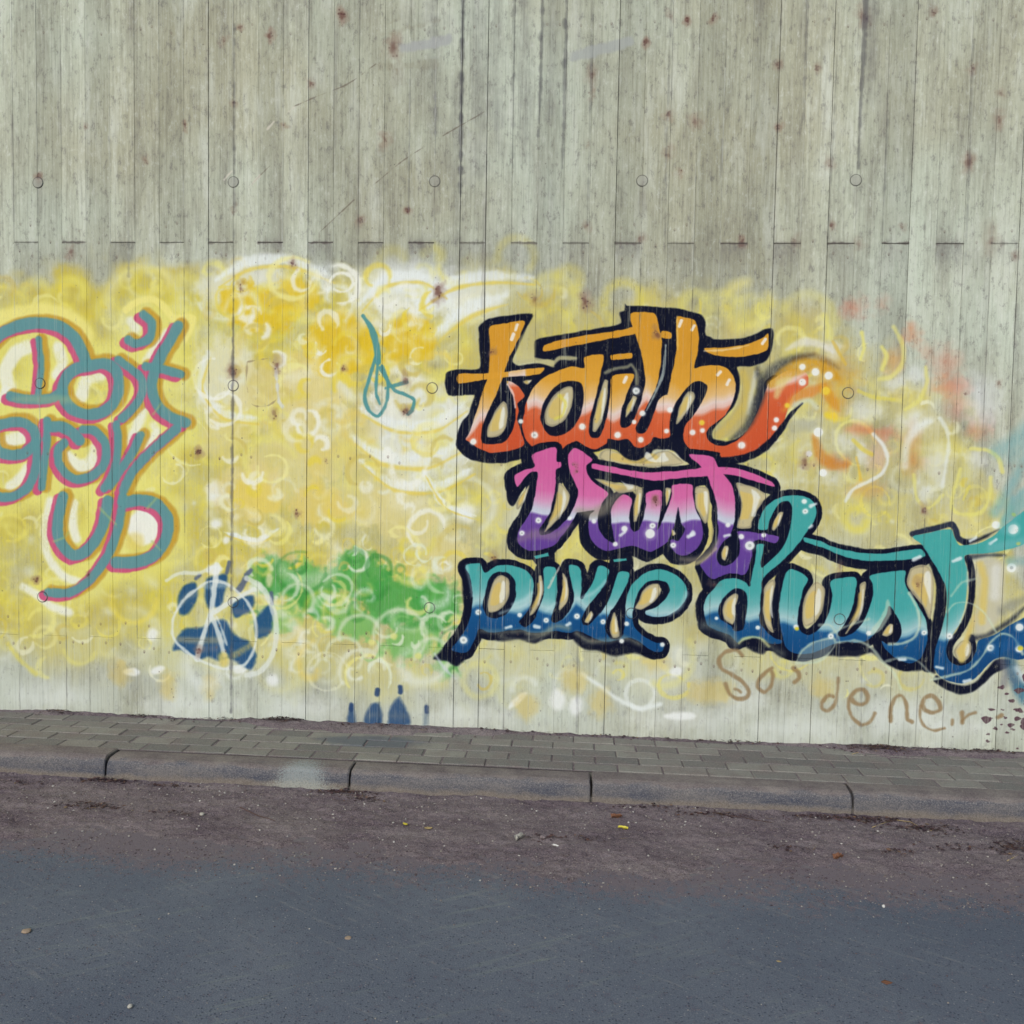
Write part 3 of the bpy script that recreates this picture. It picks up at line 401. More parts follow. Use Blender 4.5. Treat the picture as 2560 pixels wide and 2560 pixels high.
fill(P('60,1180 130,1090 190,1000 220,900 210,760 215,600 280,640 270,900 230,1030 170,1130 250,1200 300,1120 330,1040 420,1050 430,1090 360,1090 320,1110 270,1190 220,1250 170,1285 100,1250 10,1235'), INK, 4, .97, oid=6)
fill(P('340,1040 500,1050 640,1050 760,1060 860,1060 960,1060 1050,1080 1130,1110 1220,1130 1330,1110 1430,1150 1500,1190 1600,1200 1580,1225 1500,1228 1400,1190 1310,1210 1240,1215 1160,1180 1060,1170 1000,1130 950,1080 880,1090 800,1085 720,1125 660,1120 600,1100 500,1110 380,1095'), INK, 4, .95, oid=6)
fill(P('690,500 830,470 850,560 860,600 760,610 700,560'), INK, 2, .97, oid=6); fill(P('1235,520 1370,500 1380,620 1240,650'), INK, 2, .97, oid=6)
fill(Q2('110,110 200,90 320,280 420,330 600,230 900,250 1010,200 1000,420 940,400 800,310 640,310 480,390 300,520 240,460 190,330'), INK, 2, .97, oid=5)
# colours
fill(P('705,525 800,500 808,525 715,545'), (72, 168, 164), 1.5, .97, sm=False, oid=6); fill(P('1250,548 1340,540 1345,556 1255,566'), (72, 168, 164), 1.5, .97, sm=False, oid=6)
for p in PP: fill(p, None, 1.6, .98, oid=6, grad=g_teal)
for p in DD: fill(p, None, 1.6, .98, oid=7, grad=g_teal)
for p in TT: fill(p, None, 1.6, .98, oid=5, grad=g_trust)
for p in [P('380,730 400,670 450,635 520,640 570,690 580,780 560,860 510,930 440,952 380,935 350,860'), P('1060,905 1100,880 1130,900 1100,970 1050,1000 1030,960'), P('1235,900 1270,890 1300,960 1320,1060 1280,1100 1230,1090 1205,1030')]: fill(p, INK, 1.8, .97, oid=6)
stroke(P('1255,640 1225,740 1160,850 1080,960'), [13, 15, 16, 14], INK, 1.8, .97, oid=6); stroke(P('1040,640 1050,730 1035,810'), [8, 10, 8], INK, 1.8, .97, oid=6)
fill(Q2('490,800 520,700 580,600 660,510 760,460 860,470 940,530 960,620 955,760 935,900 910,1050 880,1130 760,1140 690,1060 600,1000 520,950 490,880'), INK, 1.8, .97, oid=7)
fill(Q1('1060,690 1080,600 1130,490 1180,410 1250,358 1320,362 1350,430 1345,570 1310,740 1260,870 1180,980 1070,1085 990,1155 975,1090 1000,990 1030,880 1160,860 1195,780 1060,745'), INK, 1.8, .97, oid=7)
fill(D('1000,870 1040,920 1080,1000 1082,1070 1040,1127 980,1120 930,1090 895,1112 960,1020 985,930'), INK, 1.8, .97, oid=7)
fill(F('1700,1570 1720,1680 1745,1720 1700,1800 1660,1790 1630,1800 1670,1700 1690,1600'), INK, 1.8, .97, oid=5); fill(Q1('480,1110 445,1040 460,950 520,850 600,780 680,730 710,800 720,900 700,1000 640,1085 550,1130'), INK, 1.8, .97, oid=5)
for p in [P('400,770 430,690 480,655 530,690 535,770 510,850 450,905 390,910 385,850'), P('735,660 757,660 767,760 742,850 700,920 672,935 702,860 735,760'), P('900,640 930,680 945,780 930,850 875,895 890,800 905,720'), P('1095,905 1112,930 1080,985 1052,975'), P('1258,915 1280,980 1292,1075 1250,1088 1230,1040 1235,970'), P('1430,830 1450,770 1500,725 1560,715 1580,760 1550,820 1490,870 1440,895 1400,880'),
          Q2('555,800 590,680 660,590 750,540 800,560 800,640 770,740 765,850 760,960 720,1040 660,1010 590,960 560,880'), D('145,730 200,685 215,720 190,850 185,960 200,1050 150,1000 130,900 135,800'), D('405,870 435,770 500,700 555,745 552,830 530,920 480,985 422,1010 402,960'), D('800,725 838,705 833,800 808,920 750,1005 700,1060 742,980 790,860'), D('1145,622 1200,590 1260,592 1300,640 1310,740 1300,860 1282,960 1240,880 1180,800 1125,720'), D('1005,990 1030,1000 1025,1050 985,1078 952,1068 972,1030'), Q1('530,900 575,890 590,930 570,1010 545,1070 505,1050 500,980'),
          Q1('190,185 310,180 350,230 360,340 350,470 330,590 300,620 240,520 190,430 178,300'), Q1('680,135 780,150 920,190 1055,290 1000,360 930,470 870,600 845,675 690,675 715,560 740,400 715,260'), F('1420,1440 1452,1445 1440,1560 1412,1660 1392,1665 1392,1560'), F('880,1400 950,1480 930,1570 860,1660 780,1735 830,1620 860,1500'), F('1120,1370 1250,1400 1420,1420 1420,1450 1300,1470 1240,1440'), F('1610,1440 1650,1440 1640,1500 1615,1560'), F('590,1530 650,1440 670,1420 640,1520 590,1580'), F('1655,1720 1680,1750 1660,1765'), D('1450,1180 1500,1110 1560,1120 1565,1190 1530,1240 1480,1245'), Q1('1110,690 1130,600 1190,490 1250,490 1200,620 1140,705')]: bg(p, seed=5)
stroke(D('1500,1240 1505,1180 1540,1080 1600,950'), [14, 12, 10, 14], (214, 194, 116), 4, .85); fill(D('1600,560 1780,560 1790,800 1760,960 1680,1050 1590,1060 1600,900 1620,740'), (198, 196, 176), 9, .8); stroke(D('1630,580 1660,700 1650,850 1640,980'), 16, (218, 196, 104), 6, .75); stroke(D('1740,620 1730,800'), 22, (226, 230, 226), 9, .6)
# highlights, smoke and bubbles over the letters
for p, w, o in [('1140,1720 1160,1600 1230,1470', 9, .0), ]: pass
stroke(F('1010,1590 1090,1610 1170,1590 1260,1500 1330,1440'), [10, 22, 26, 20, 8], (150, 142, 120), 10, .6); stroke(F('600,1790 720,1750 850,1760 960,1690'), [10, 20, 20, 8], (150, 130, 140), 9, .5); stroke(Q1('20,1050 200,1060 350,980 440,840'), [10, 16, 16, 10], (160, 150, 128), 8, .55); stroke(Q1('0,1120 160,1120 300,1050 430,930'), 6, (200, 192, 140), 4, .6)
for p, w, o in [('880,780 960,880 985,960 960,1040 880,1110', 6, .0), ('990,830 985,920 930,1010 860,1070', [4, 16, 18, 6], .55), ('1140,780 1200,900 1210,1010 1170,1090 1080,1130 1000,1130', 6, .7), ('360,1260 400,1180 480,1120 600,1090 625,1100 620,1150 560,1220 480,1260 360,1260', 5, .7), ('600,1060 680,1020 760,990 860,960', 5, .5), ('520,1000 590,1000 640,1060 660,1120', 5, .5), ('640,1120 780,1110 880,1160 960,1260 1040,1340 1080,1440', 6, .6), ('980,1250 1100,1225 1200,1250 1290,1340 1320,1370', 5, .5), ('1290,1380 1420,1350 1550,1310 1640,1220 1700,1120 1780,1060 1860,1090 1920,1200', 5, .7), ('1400,910 1460,850 1560,850 1660,920 1740,1050', 4, .6), ('1430,800 1500,710 1600,680', 4, .5), ('1540,640 1545,760 1530,880 1490,980', 4, .6)]:
    if o: stroke(D(p), w, (206, 222, 196), 3, o)
fill(D('370,1255 410,1180 490,1120 600,1085 622,1110 600,1170 540,1230 470,1265'), (170, 188, 180), 4, .45)
for p, o in [('340,1040 480,1050 640,1040', .5), ('660,1060 760,1060 850,1010 940,1020', .6), ('1000,1060 1080,1110 1200,1110 1330,1090 1430,1130', .6), ('480,1080 600,1110 720,1090 820,1040', .45)]: stroke(P(p), 9, (166, 168, 140), 8, o)
stroke(Q2('820,1340 900,1270 1050,1240 1180,1270 1300,1390'), 6, (214, 218, 150), 3.5, .8); stroke(Q2('260,1040 450,1080 620,1180 780,1340'), 18, (150, 160, 140), 12, .5); stroke(Q2('1250,1330 1400,1440 1520,1500'), 12, (120, 124, 110), 9, .5); stroke(P('20,1200 80,1290 160,1370'), [4, 8, 5], (206, 216, 220), 4, .7)
for p, w in [('240,590 260,700 280,800', 4), ('560,860 640,830 690,780', 9), ('470,920 580,880 650,860', 6), ('1010,820 1110,780 1200,700', 7), ('1640,930 1720,870 1755,780', 8), ('790,900 850,850', 6), ('1160,930 1230,880', 6)]: stroke(P(p), w, (186, 220, 222), 5, .5)
for x, y, r in [(320, 912, 9), (218, 1105, 13), (605, 932, 7), (787, 967, 8), (1000, 940, 9), (1180, 978, 8), (1343, 992, 7), (1308, 1112, 7), (1590, 1135, 7), (735, 278, 9), (620, 367, 8), (950, 265, 6), (1118, 285, 7), (1328, 337, 10), (1522, 315, 9), (1505, 370, 16), (1665, 450, 9), (1265, 442, 7)]: dot(*P('%d,%d' % (x, y))[0], r*.8, hollow=r in (9, 8, 13))
for x, y, r in [(415, 148, 8), (422, 216, 9), (135, 380, 7), (40, 452, 16), (95, 1018, 7), (358, 1012, 8), (860, 1056, 8), (1243, 1054, 9), (1416, 1077, 11), (1700, 1158, 12), (1738, 310, 14), (1855, 338, 17), (1845, 605, 16), (1900, 1015, 13), (1895, 1165, 11), (598, 1078, 9)]: dot(*D('%d,%d' % (x, y))[0], r*.75, hollow=r in (12, 11, 9, 16))
for x, y, r in [(578, 640, 7), (740, 780, 8), (1010, 762, 5), (440, 1765, 5)]: dot(*Q1('%d,%d' % (x, y))[0], r*.8)
for p in [P('545,1010 510,1020'), P('740,1015 710,1010'), P('950,990 930,1000'), P('1300,380 1330,360'), P('1790,375 1800,360'), D('460,180 495,165'), D('450,330 465,315'), D('1440,560 1490,540'), D('1170,550 1215,530'), D('1070,1240 1110,1240'), D('1330,1290 1370,1300'), D('1520,1390 1560,1380'), Q1('100,780 165,755'), Q1('540,770 600,760'), D('1560,420 1600,400'), D('1700,440 1740,410')]: stroke(p, 7, (226, 238, 238), 3, .85)
for x, y in [(365, 1025), (1890, 440), (1860, 240), (1905, 1160)]: blob(*D('%d,%d' % (x, y))[0], 6, 5, (224, 208, 60), .9, 2)
for p, w, c, o in [('1800,330 1880,200 1960,120', 26, (100, 176, 178), .55), ('1700,470 1850,440 1960,420', 20, (120, 186, 188), .5), ('1750,1180 1850,1120 1960,1080', 24, (30, 92, 148), .6), ('1830,1220 1850,1330 1890,1420', 26, (34, 84, 124), .7), ('1780,1250 1800,1330 1790,1400', 18, (120, 122, 132), .6), ('1880,1300 1932,1380', 12, (214, 228, 230), .7), ('1910,1450 1940,1500', 30, (36, 110, 140), .8), ('1780,900 1932,820', 20, (120, 124, 130), .5), ('1830,560 1940,560', 16, (110, 170, 174), .5)]: stroke(D(p), w, c, 9, o)

# ---- brown scrawl along the foot of the wall
M = T(1660, 1560, 2.1467); BRN = (146, 122, 86)
for k_, (p, w) in enumerate([('420,170 390,140 330,150 295,190 310,240 360,270 420,310 455,360 440,395 390,400 350,370 330,320', 9), ('380,350 400,355 410,365', 7), ('580,235 545,260 510,300 505,340 540,365 575,330 585,280 575,250', 8), ('690,235 720,260 725,290 700,310', 9), ('935,290 932,340 925,400 915,430 880,465 850,455 848,420 880,385 910,390', 8), ('1000,390 1030,355 1070,352 1092,385 1085,420 1050,432 1015,415 1000,390', 10), ('990,400 990,450 1010,500 1060,540 1105,525 1130,480', 8), ('1215,520 1218,450 1240,395 1275,385 1300,430 1305,510 1330,525', 8), ('1385,430 1400,395 1440,385 1475,420 1480,460 1440,475 1400,460 1385,430', 9), ('1375,440 1375,500 1400,550 1450,572 1505,560', 5), ('1545,540 1548,515', 7), ('1600,530 1600,475', 9), ('1600,520 1630,490 1670,475', 7), ('1790,500 1810,490', 10)]):
    stroke(M(p), w, BRN, 3, .82, oid=40+[0, 0, 1, 2, 3, 4, 4, 5, 6, 6, 7, 8, 8, 9][k_])

# ---- flaking rust-brown patches at the right foot
r_ = np.random.default_rng(5)
for i in range(95):
    x, y = r_.uniform(2420, 2600), r_.uniform(1690, 1875)
    if (x-2420)/170+(1-abs(y-1790)/100)*.35 < r_.uniform(.35, 1.1): continue
    s = r_.choice([2.5, 4, 7, 11], p=[.35, .35, .2, .1]); n = 7
    fill([(x+s*r_.uniform(.5, 1.3)*1.3*math.cos(2*math.pi*k/n), y+s*r_.uniform(.5, 1.3)*.8*math.sin(2*math.pi*k/n)) for k in range(n)], (88, 62, 74), 1., .92, wob=1)

# ---- stains, rust, nails and scratches over concrete and paint alike
def rust(x, y, s, k=1.):
    r = np.random.default_rng(int(x*7+y)); e = r.uniform(.9, 1.9); k = k*r.uniform(.6, 1.15)
    blob(x, y, s*r.uniform(.7, 1.1), s*e, (142, 112, 98), min(.6, .5*k), s*.8, wob=6, rot=r.uniform(-12, 12)); blob(x+r.uniform(-2, 2), y+r.uniform(-4, 4), s*.3, s*.3*e, (104, 68, 62), min(.8, .6*k), s*.34, wob=4)
    for q in range(r.integers(2, 9)):
        a = r.uniform(0, 6.28); d = s*r.uniform(.2, .95); blob(x+d*.8*math.cos(a), y+d*e*math.sin(a), r.uniform(.8, 2.2), r.uniform(.8, 2.6), (86, 56, 56), r.uniform(.3, .7)*k, 1.2)
for x, y, s in [(853, 43, 11), (559, 103, 9), (674, 90, 8), (985, 119, 17), (775, 212, 9), (212, 315, 6), (462, 317, 5), (710, 315, 6), (961, 351, 11), (364, 403, 10), (900, 550, 10), (1020, 527, 9), (174, 633, 11), (584, 527, 8), (600, 66, 6), (586, 258, 7), (97, 437, 7), (1479, 192, 13), (1477, 239, 8), (1613, 109, 6), (1679, 40, 8), (1671, 285, 10), (1737, 305, 14), (1670, 384, 9), (1472, 361, 9), (1702, 434, 10), (1946, 162, 9), (1946, 315, 8), (2042, 169, 8), (2072, 411, 12), (2503, 235, 10), (2496, 302, 12), (2334, 36, 8), (2158, 40, 16), (1784, 46, 7), (1717, 50, 6), (2433, 169, 9), (2423, 404, 14), (2476, 600, 18), (2536, 636, 8), (1601, 600, 10), (1466, 563, 9), (2078, 567, 6), (2254, 567, 6), (2145, 608, 12), (1990, 604, 10), (1855, 605, 9),
                (1096, 731, 12), (1335, 751, 13), (1464, 752, 14), (733, 655, 9), (603, 723, 10), (582, 930, 15), (693, 912, 16), (1016, 948, 11), (1015, 1030, 11), (857, 922, 6), (817, 1154, 6), (685, 1034, 9), (497, 1628, 8), (2310, 1278, 9), (2013, 1157, 11), (2295, 1460, 9), (742, 1285, 7), (495, 1131, 8), (2100, 1420, 10), (1440, 1170, 7), (1640, 1250, 8), (1785, 1460, 8), (1236, 1395, 8), (1230, 880, 6), (1641, 833, 8), (2415, 985, 7), (2555, 1170, 9), (90, 1450, 6), (220, 1440, 6), (2330, 880, 8), (2500, 960, 6)]:
    rust(x, y, s*1.15, 1.0)
# grime along some board joints
def joint(pts, w, c, o, wob=2): stroke(S1(pts), [q*.95 for q in w], c, 3, o*.8, wob=wob)
DK = (84, 84, 92)
for p, w, o in [('1158,-40 1156,120 1153,300 1152,490', [10, 7, 9, 4], .75), ('1357,-20 1352,200 1345,340', [7, 8, 4], .7), ('1418,-20 1412,200 1406,420', [6, 7, 4], .6), ('2166,-40 2158,150 2150,300 2146,420', [16, 9, 7, 4], .75), ('1286,0 1284,200 1282,420', [5, 6, 3], .5), ('2018,0 2012,170 2008,300', [5, 4, 3], .5), ('587,60 586,260 585,620 582,1000 579,1400 578,1780', [3, 4, 2.5, 5, 4, 3], .75), ('1482,0 1475,300 1468,560', [3, 4, 3], .5), ('1679,0 1668,300 1662,600', [3, 3, 2], .5), ('2092,140 2080,400 2068,620', [2, 3, 2], .5), ('2220,300 2212,450 2205,600', [3, 5, 2], .45), ('2434,100 2423,400 2412,660', [3, 4, 2], .5), ('1025,200 1023,330 1022,520', [4, 3, 3], .45), ('1089,230 1089,380', [5, 2], .5), ('1445,1600 1442,1830', [3, 2], .5), ('2154,1650 2152,1860', [3, 3], .5), ('322,530 322,690', [4, 6], .35), ('1805,350 1802,440', [4, 5], .45)]:
    joint(p, w, DK, o)
for x, y in [(1158, 40), (1155, 110), (1154, 190), (1153, 250), (1152, 292), (1152, 390), (1152, 430), (1150, 470), (1352, 90), (1412, 60), (1410, 160)]: blob(x, y, 6, 14, (74, 74, 84), .5, 4)
for p, w, o in [('870,420 900,500 905,560', 30, .12), ('1220,280 1230,480 1260,600', 70, .18), ('1290,120 1310,400 1330,560', 60, .16), ('740,300 745,420 742,520', 16, .22), ('485,480 490,560', 10, .2), ('1165,330 1170,480', 24, .2), ('2160,60 2190,200 2210,300', 30, .22), ('2290,280 2330,300', 40, .14), ('2340,625 2440,650', 40, .2), ('1150,640 1300,650 1420,640', 60, .2), ('900,630 1020,640', 36, .2), ('100,640 300,650', 30, .1), ('1000,40 1060,50 1120,60', 26, .2), ('1060,180 1000,200', 30, .14)]:
    stroke(S1(p), w, (110, 108, 108), w*.7, o, wob=8, fade=.6)
for p, w, o in [('1080,-40 1085,120 1088,330', 20, .3), ('1190,-40 1195,160 1200,430', 34, .34), ('1240,0 1240,200 1245,380', 26, .3), ('1310,-40 1312,180 1316,400', 30, .34), ('1382,-40 1378,160 1372,300', 24, .32), ('1450,0 1446,150', 16, .22), ('1140,200 1140,420 1145,600', 22, .28), ('2185,-40 2180,120 2172,260', 26, .34), ('2060,-30 2056,150', 18, .2), ('1900,-40 1896,200', 16, .16), ('720,-30 722,200', 14, .16), ('500,-30 502,120', 12, .14), ('330,-30 334,90', 14, .16), ('2330,-30 2326,160', 22, .2), ('2480,-30 2470,120', 20, .22), ('950,380 955,600', 18, .22), ('1380,430 1376,620', 24, .2)]:
    stroke(S1(p), [w*.7, w, w*.5], (104, 102, 106), w*.6, o*1.25, wob=7, fade=.38)
# tape ghosts, drags, diagonal scratches
fill(S1('1000,112 1100,92 1128,88 1126,112 1060,124 1002,132'), (168, 172, 172), 4, .8, wob=3); fill(S1('1430,128 1500,112 1580,88 1582,112 1500,138 1432,152'), (166, 172, 170), 4, .75, wob=3)
for p, w, o in [('945,72 1000,48', 5, .4), ('958,86 1100,52', 6, .3), ('955,165 1090,160', 18, .3), ('960,140 985,190 990,205', 20, .3), ('1000,180 1010,210', 14, .3)]: stroke(S1(p), w, (136, 128, 106), 4, o, wob=5, fade=.5)
for p in ['735,266 800,238 870,210 940,160', '927,468 1010,400 1090,350 1210,280', '620,470 675,415', '800,580 885,500']: stroke(S1(p), [1, 2, 1.6, 2], (110, 98, 88), 1.2, .7, wob=1.5)
for p in ['722,280 735,268', '668,325 684,305', '560,450 580,428', '622,468 650,440', '1407,1400 1372,1470']: stroke(S1(p), 4, (214, 210, 196), 2, .7, wob=2)
# light and dark lines along the board joints
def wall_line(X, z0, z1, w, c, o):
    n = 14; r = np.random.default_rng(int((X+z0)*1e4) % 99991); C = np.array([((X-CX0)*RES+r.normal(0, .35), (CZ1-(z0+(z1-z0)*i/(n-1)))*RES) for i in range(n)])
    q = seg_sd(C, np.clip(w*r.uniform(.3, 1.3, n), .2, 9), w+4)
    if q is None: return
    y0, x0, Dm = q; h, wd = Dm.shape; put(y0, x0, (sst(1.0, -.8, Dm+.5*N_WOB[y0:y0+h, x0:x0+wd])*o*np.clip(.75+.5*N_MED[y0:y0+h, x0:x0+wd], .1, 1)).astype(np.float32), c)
r_ = np.random.default_rng(19)
for k in range(-7, 47):
    X = SEAM0+k*PITCH; z = 0.
    while z < 3.9:
        l = r_.uniform(.25, 1.3); t_ = r_.random()
        if z+l > 2.2 or r_.random() < .8:
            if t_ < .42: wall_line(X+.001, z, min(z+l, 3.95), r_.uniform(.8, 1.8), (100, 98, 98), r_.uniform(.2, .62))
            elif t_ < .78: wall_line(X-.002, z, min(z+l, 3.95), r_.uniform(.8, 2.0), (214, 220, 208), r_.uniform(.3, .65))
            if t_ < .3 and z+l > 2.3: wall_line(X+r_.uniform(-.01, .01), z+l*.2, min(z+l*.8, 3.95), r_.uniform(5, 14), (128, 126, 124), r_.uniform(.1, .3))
        z += l
# grey patches, darker towards the butt joints
for k in range(-6, 46, 2):
    xa = SEAM0+k*PITCH
    for (za_, zb_, o) in [(ZA-.004, ZA-r_.uniform(.06, .2), r_.uniform(.12, .42)), (ZA+r_.uniform(.02, .08), ZA, r_.uniform(.0, .25))]:
        x0 = int((xa+.004-CX0)*RES); x1 = int((xa+PITCH-.004-CX0)*RES); y0, y1 = int((CZ1-za_)*RES), int((CZ1-zb_)*RES)
        if x0 < 2 or x1 > CW-2 or y1-y0 < 3: continue
        f = 1-np.linspace(0, 1, y1-y0)[:, None]**1.3 if za_ < ZA else np.linspace(0, 1, y1-y0)[:, None]**2
        put(y0, x0, np.clip(f*o*(1+.5*N_MED[y0:y1, x0:x1]+.4*N_FINE[y0:y1, x0:x1]), 0, .8).astype(np.float32), (118, 116, 116))
    if r_.random() < .6: wall_line(xa+r_.uniform(.01, .1), ZA-.02, ZA+.05, 3, (96, 80, 76), .3)
    C = np.array([((xa+.004+(PITCH-.008)*i/9-CX0)*RES, (CZ1-ZA)*RES+r_.normal(0, .5)) for i in range(10)]); q = seg_sd(C, r_.uniform(1, 5, 10), 8)
    if q: put(q[0], q[1], (sst(2.2, -1, q[2]+.8*N_WOB[q[0]:q[0]+q[2].shape[0], q[1]:q[1]+q[2].shape[1]])*r_.uniform(.3, .8)).astype(np.float32), (92, 82, 82))
# nails
r_ = np.random.default_rng(11)
def pic(X, Z):
    d = AX @ np.array([X, SURV['D'], Z-SURV['h']]); return 1280+SURV['f']*d[0]/d[2], 1280-SURV['f']*d[1]/d[2]
def wall_dot(X, Z, s, c, o):
    x, y = (X-CX0)*RES, (CZ1-Z)*RES; i0, j0 = int(y)-6, int(x)-6
    if i0 < 0 or j0 < 0 or i0+12 > CH or j0+12 > CW: return
    yy, xx = np.mgrid[i0:i0+12, j0:j0+12]; d = np.hypot(xx+.5-x, (yy+.5-y)*.85)
    put(i0, j0, (sst(s+.8, s-.8, d)*o).astype(np.float32), c)
for k in range(-9, 49):
    xa = SEAM0+k*PITCH
    rows = [(ZA+.075, 2), (ZA-.07, 2)] if k % 2 == 0 else [(ZA-.005, 1)]
    rows += [(3.57, 1 if k % 2 == 0 else 2), (1.40, 2 if k % 2 else 1), (ZB-.06, 2), (ZB+.07, 1)]
    for z, n in rows:
        for q in range(n):
            if r_.random() < .38: continue
            X = xa+PITCH*((.28 if q == 0 else .74) if n == 2 else .5)+r_.uniform(-.008, .008)
            Z = z+r_.uniform(-.025, .025); wall_dot(X, Z, r_.uniform(.5, 1.4), (84, 76, 78), r_.uniform(.3, .85)); wall_dot(X, Z+.006, 2.6, (110, 90, 82), .3)
for i in range(340): wall_dot(r_.uniform(CX0+.1, CX1-.1), r_.uniform(0, 3.9), r_.uniform(.5, 1.2), (84, 78, 78), r_.uniform(.3, .8))
# joint circles round the tie plugs, with the ring shadow painted in
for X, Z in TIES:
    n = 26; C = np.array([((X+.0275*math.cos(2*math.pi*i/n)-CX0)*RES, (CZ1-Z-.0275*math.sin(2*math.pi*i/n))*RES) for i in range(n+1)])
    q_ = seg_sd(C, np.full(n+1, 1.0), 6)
    if Z > 2.5: blob(*pic(X, Z), 12.5, 12.5, (158, 159, 151), .55, 2, wob=.6); blob(*pic(X+.006, Z-.09), 7, 40, (112, 106, 102), .34, 10, wob=4)
    if q_ is None: continue
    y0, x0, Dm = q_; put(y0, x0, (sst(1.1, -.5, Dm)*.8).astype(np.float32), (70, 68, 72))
# worn texture: the board grain shows through the paint
_k = np.clip(.99+.03*N_STREAK*(N_BIG > -.4)+.03*N_FINE-.14*sst(1.0, 1.5, N_STREAK+.5*N_FINE), .6, 1).astype(np.float32)
COL *= _k[..., None]; ALP *= _k
# ---------------------------------------------------------------- the paint as a picture on the wall plane
_a = np.clip(ALP, 0, 1); _rgb = np.where(_a[..., None] > .004, COL/np.maximum(_a[..., None], .004), .6)
_buf = np.ones((CH, CW, 4), np.float32); _buf[..., :3] = np.clip(_rgb, 0, 1); _buf[..., 3] = _a
img = bpy.data.images.new('wall_paint', CW, CH, alpha=True); img.alpha_mode = 'CHANNEL_PACKED'
img.pixels.foreach_set(np.ascontiguousarray(_buf[::-1]).ravel()); img.update(); img.pack()
del _buf, _rgb, SX, SY

# ---------------------------------------------------------------- materials
def lin(c): return tuple((v/255/12.92 if v/255 <= .04045 else ((v/255+.055)/1.055)**2.4) for v in c)+(1,)
class NT:
    def __init__(s, name, flat=None):
        s.m = bpy.data.materials.new(name); s.m.use_nodes = True; s.t = s.m.node_tree; s.t.nodes.clear()
        s.o = s.n('OutputMaterial'); s.b = s.n('BsdfPrincipled'); s.l(s.b.outputs[0], s.o.inputs[0])
        s.b.inputs['Specular IOR Level'].default_value = .25; s.b.inputs['Roughness'].default_value = .85
        s.geo = s.n('NewGeometry'); s.pos = s.geo.outputs['Position']; s.uv = s.pos; s.dim = '3D'
        if flat:                                   # surface coordinates in metres: 'xy' on the ground, 'xz' on the wall, 'xk' round the kerb
            s.dim = '2D'; a = s.n('SeparateXYZ'); s.l(s.pos, a.inputs[0]); c = s.n('CombineXYZ'); s.l(a.outputs[0], c.inputs[0])
            if flat == 'xk': s.l(s.math('ADD', a.outputs[1], a.outputs[2]), c.inputs[1])
            else: s.l(a.outputs[1 if flat == 'xy' else 2], c.inputs[1])
            s.uv = c.outputs[0]
    def n(s, k, **kw):
        x = s.t.nodes.new('ShaderNode'+k)
        for a, v in kw.items(): setattr(x, a, v)
        return x
    def l(s, a, b): s.t.links.new(a, b)
    def mapv(s, scale, src=None, loc=(0, 0, 0)):
        m = s.n('Mapping'); m.inputs['Scale'].default_value = scale; m.inputs['Location'].default_value = loc; s.l(src or s.uv, m.inputs[0]); return m.outputs[0]
    def noise(s, sc_, v=None, det=4, rough=.6, dist=0.):
        x = s.n('TexNoise', noise_dimensions=s.dim); x.inputs['Scale'].default_value = sc_; x.inputs['Detail'].default_value = det; x.inputs['Roughness'].default_value = rough; x.inputs['Distortion'].default_value = dist
        s.l(v or s.uv, x.inputs['Vector']); return x.outputs[0]
    def ramp(s, f, e0, e1):
        q = s.n('MapRange'); q.inputs[1].default_value = e0; q.inputs[2].default_value = e1; s.l(f, q.inputs[0]); return q.outputs[0]
    def cells(s, sc_, v=None):
        x = s.n('TexVoronoi', voronoi_dimensions=s.dim); x.inputs['Scale'].default_value = sc_; s.l(v or s.uv, x.inputs['Vector']); sp = s.n('SeparateColor'); s.l(x.outputs['Color'], sp.inputs[0]); return sp.outputs[0], x.outputs['Distance']
    def mix(s, f, a, b, mode='MIX'):
        m = s.n('Mix', data_type='RGBA', blend_type=mode)
        for v, i in ((f, 0), (a, 6), (b, 7)):
            if isinstance(v, (int, float)): m.inputs[i].default_value = v
            elif isinstance(v, tuple): m.inputs[i].default_value = v
            else: s.l(v, m.inputs[i])
        return m.outputs[2]
    def math(s, op, a, b=None, c=None):
        m = s.n('Math', operation=op)
        for i, v in enumerate((a, b, c)):
            if v is None: continue
            if isinstance(v, (int, float)): m.inputs[i].default_value = v
            else: s.l(v, m.inputs[i])
        return m.outputs[0]
    def bump(s, h, st, d, prev=None):
        b = s.n('Bump'); b.inputs['Strength'].default_value = st; b.inputs['Distance'].default_value = d; s.l(h, b.inputs['Height'])
        if prev: s.l(prev, b.inputs['Normal'])
        return b.outputs[0]
    def done(s, col, rough=None, nrm=None):
        s.l(col, s.b.inputs['Base Color'])
        if rough is not None: s.l(rough, s.b.inputs['Roughness'])
        if nrm is not None: s.l(nrm, s.b.inputs['Normal'])
        return s.m
    def near(s, x, y, z, sx, sy, sz):
        """1 at the place x,y,z falling to 0 at sx,sy,sz metres from it"""
        v = s.n('VectorMath', operation='SUBTRACT'); s.l(s.pos, v.inputs[0]); v.inputs[1].default_value = (x, y, z)
        w = s.n('VectorMath', operation='DIVIDE'); s.l(v.outputs[0], w.inputs[0]); w.inputs[1].default_value = (sx, sy, sz)
        L = s.n('VectorMath', operation='LENGTH'); s.l(w.outputs[0], L.inputs[0])
        return s.math('SUBTRACT', 1., L.outputs['Value'])

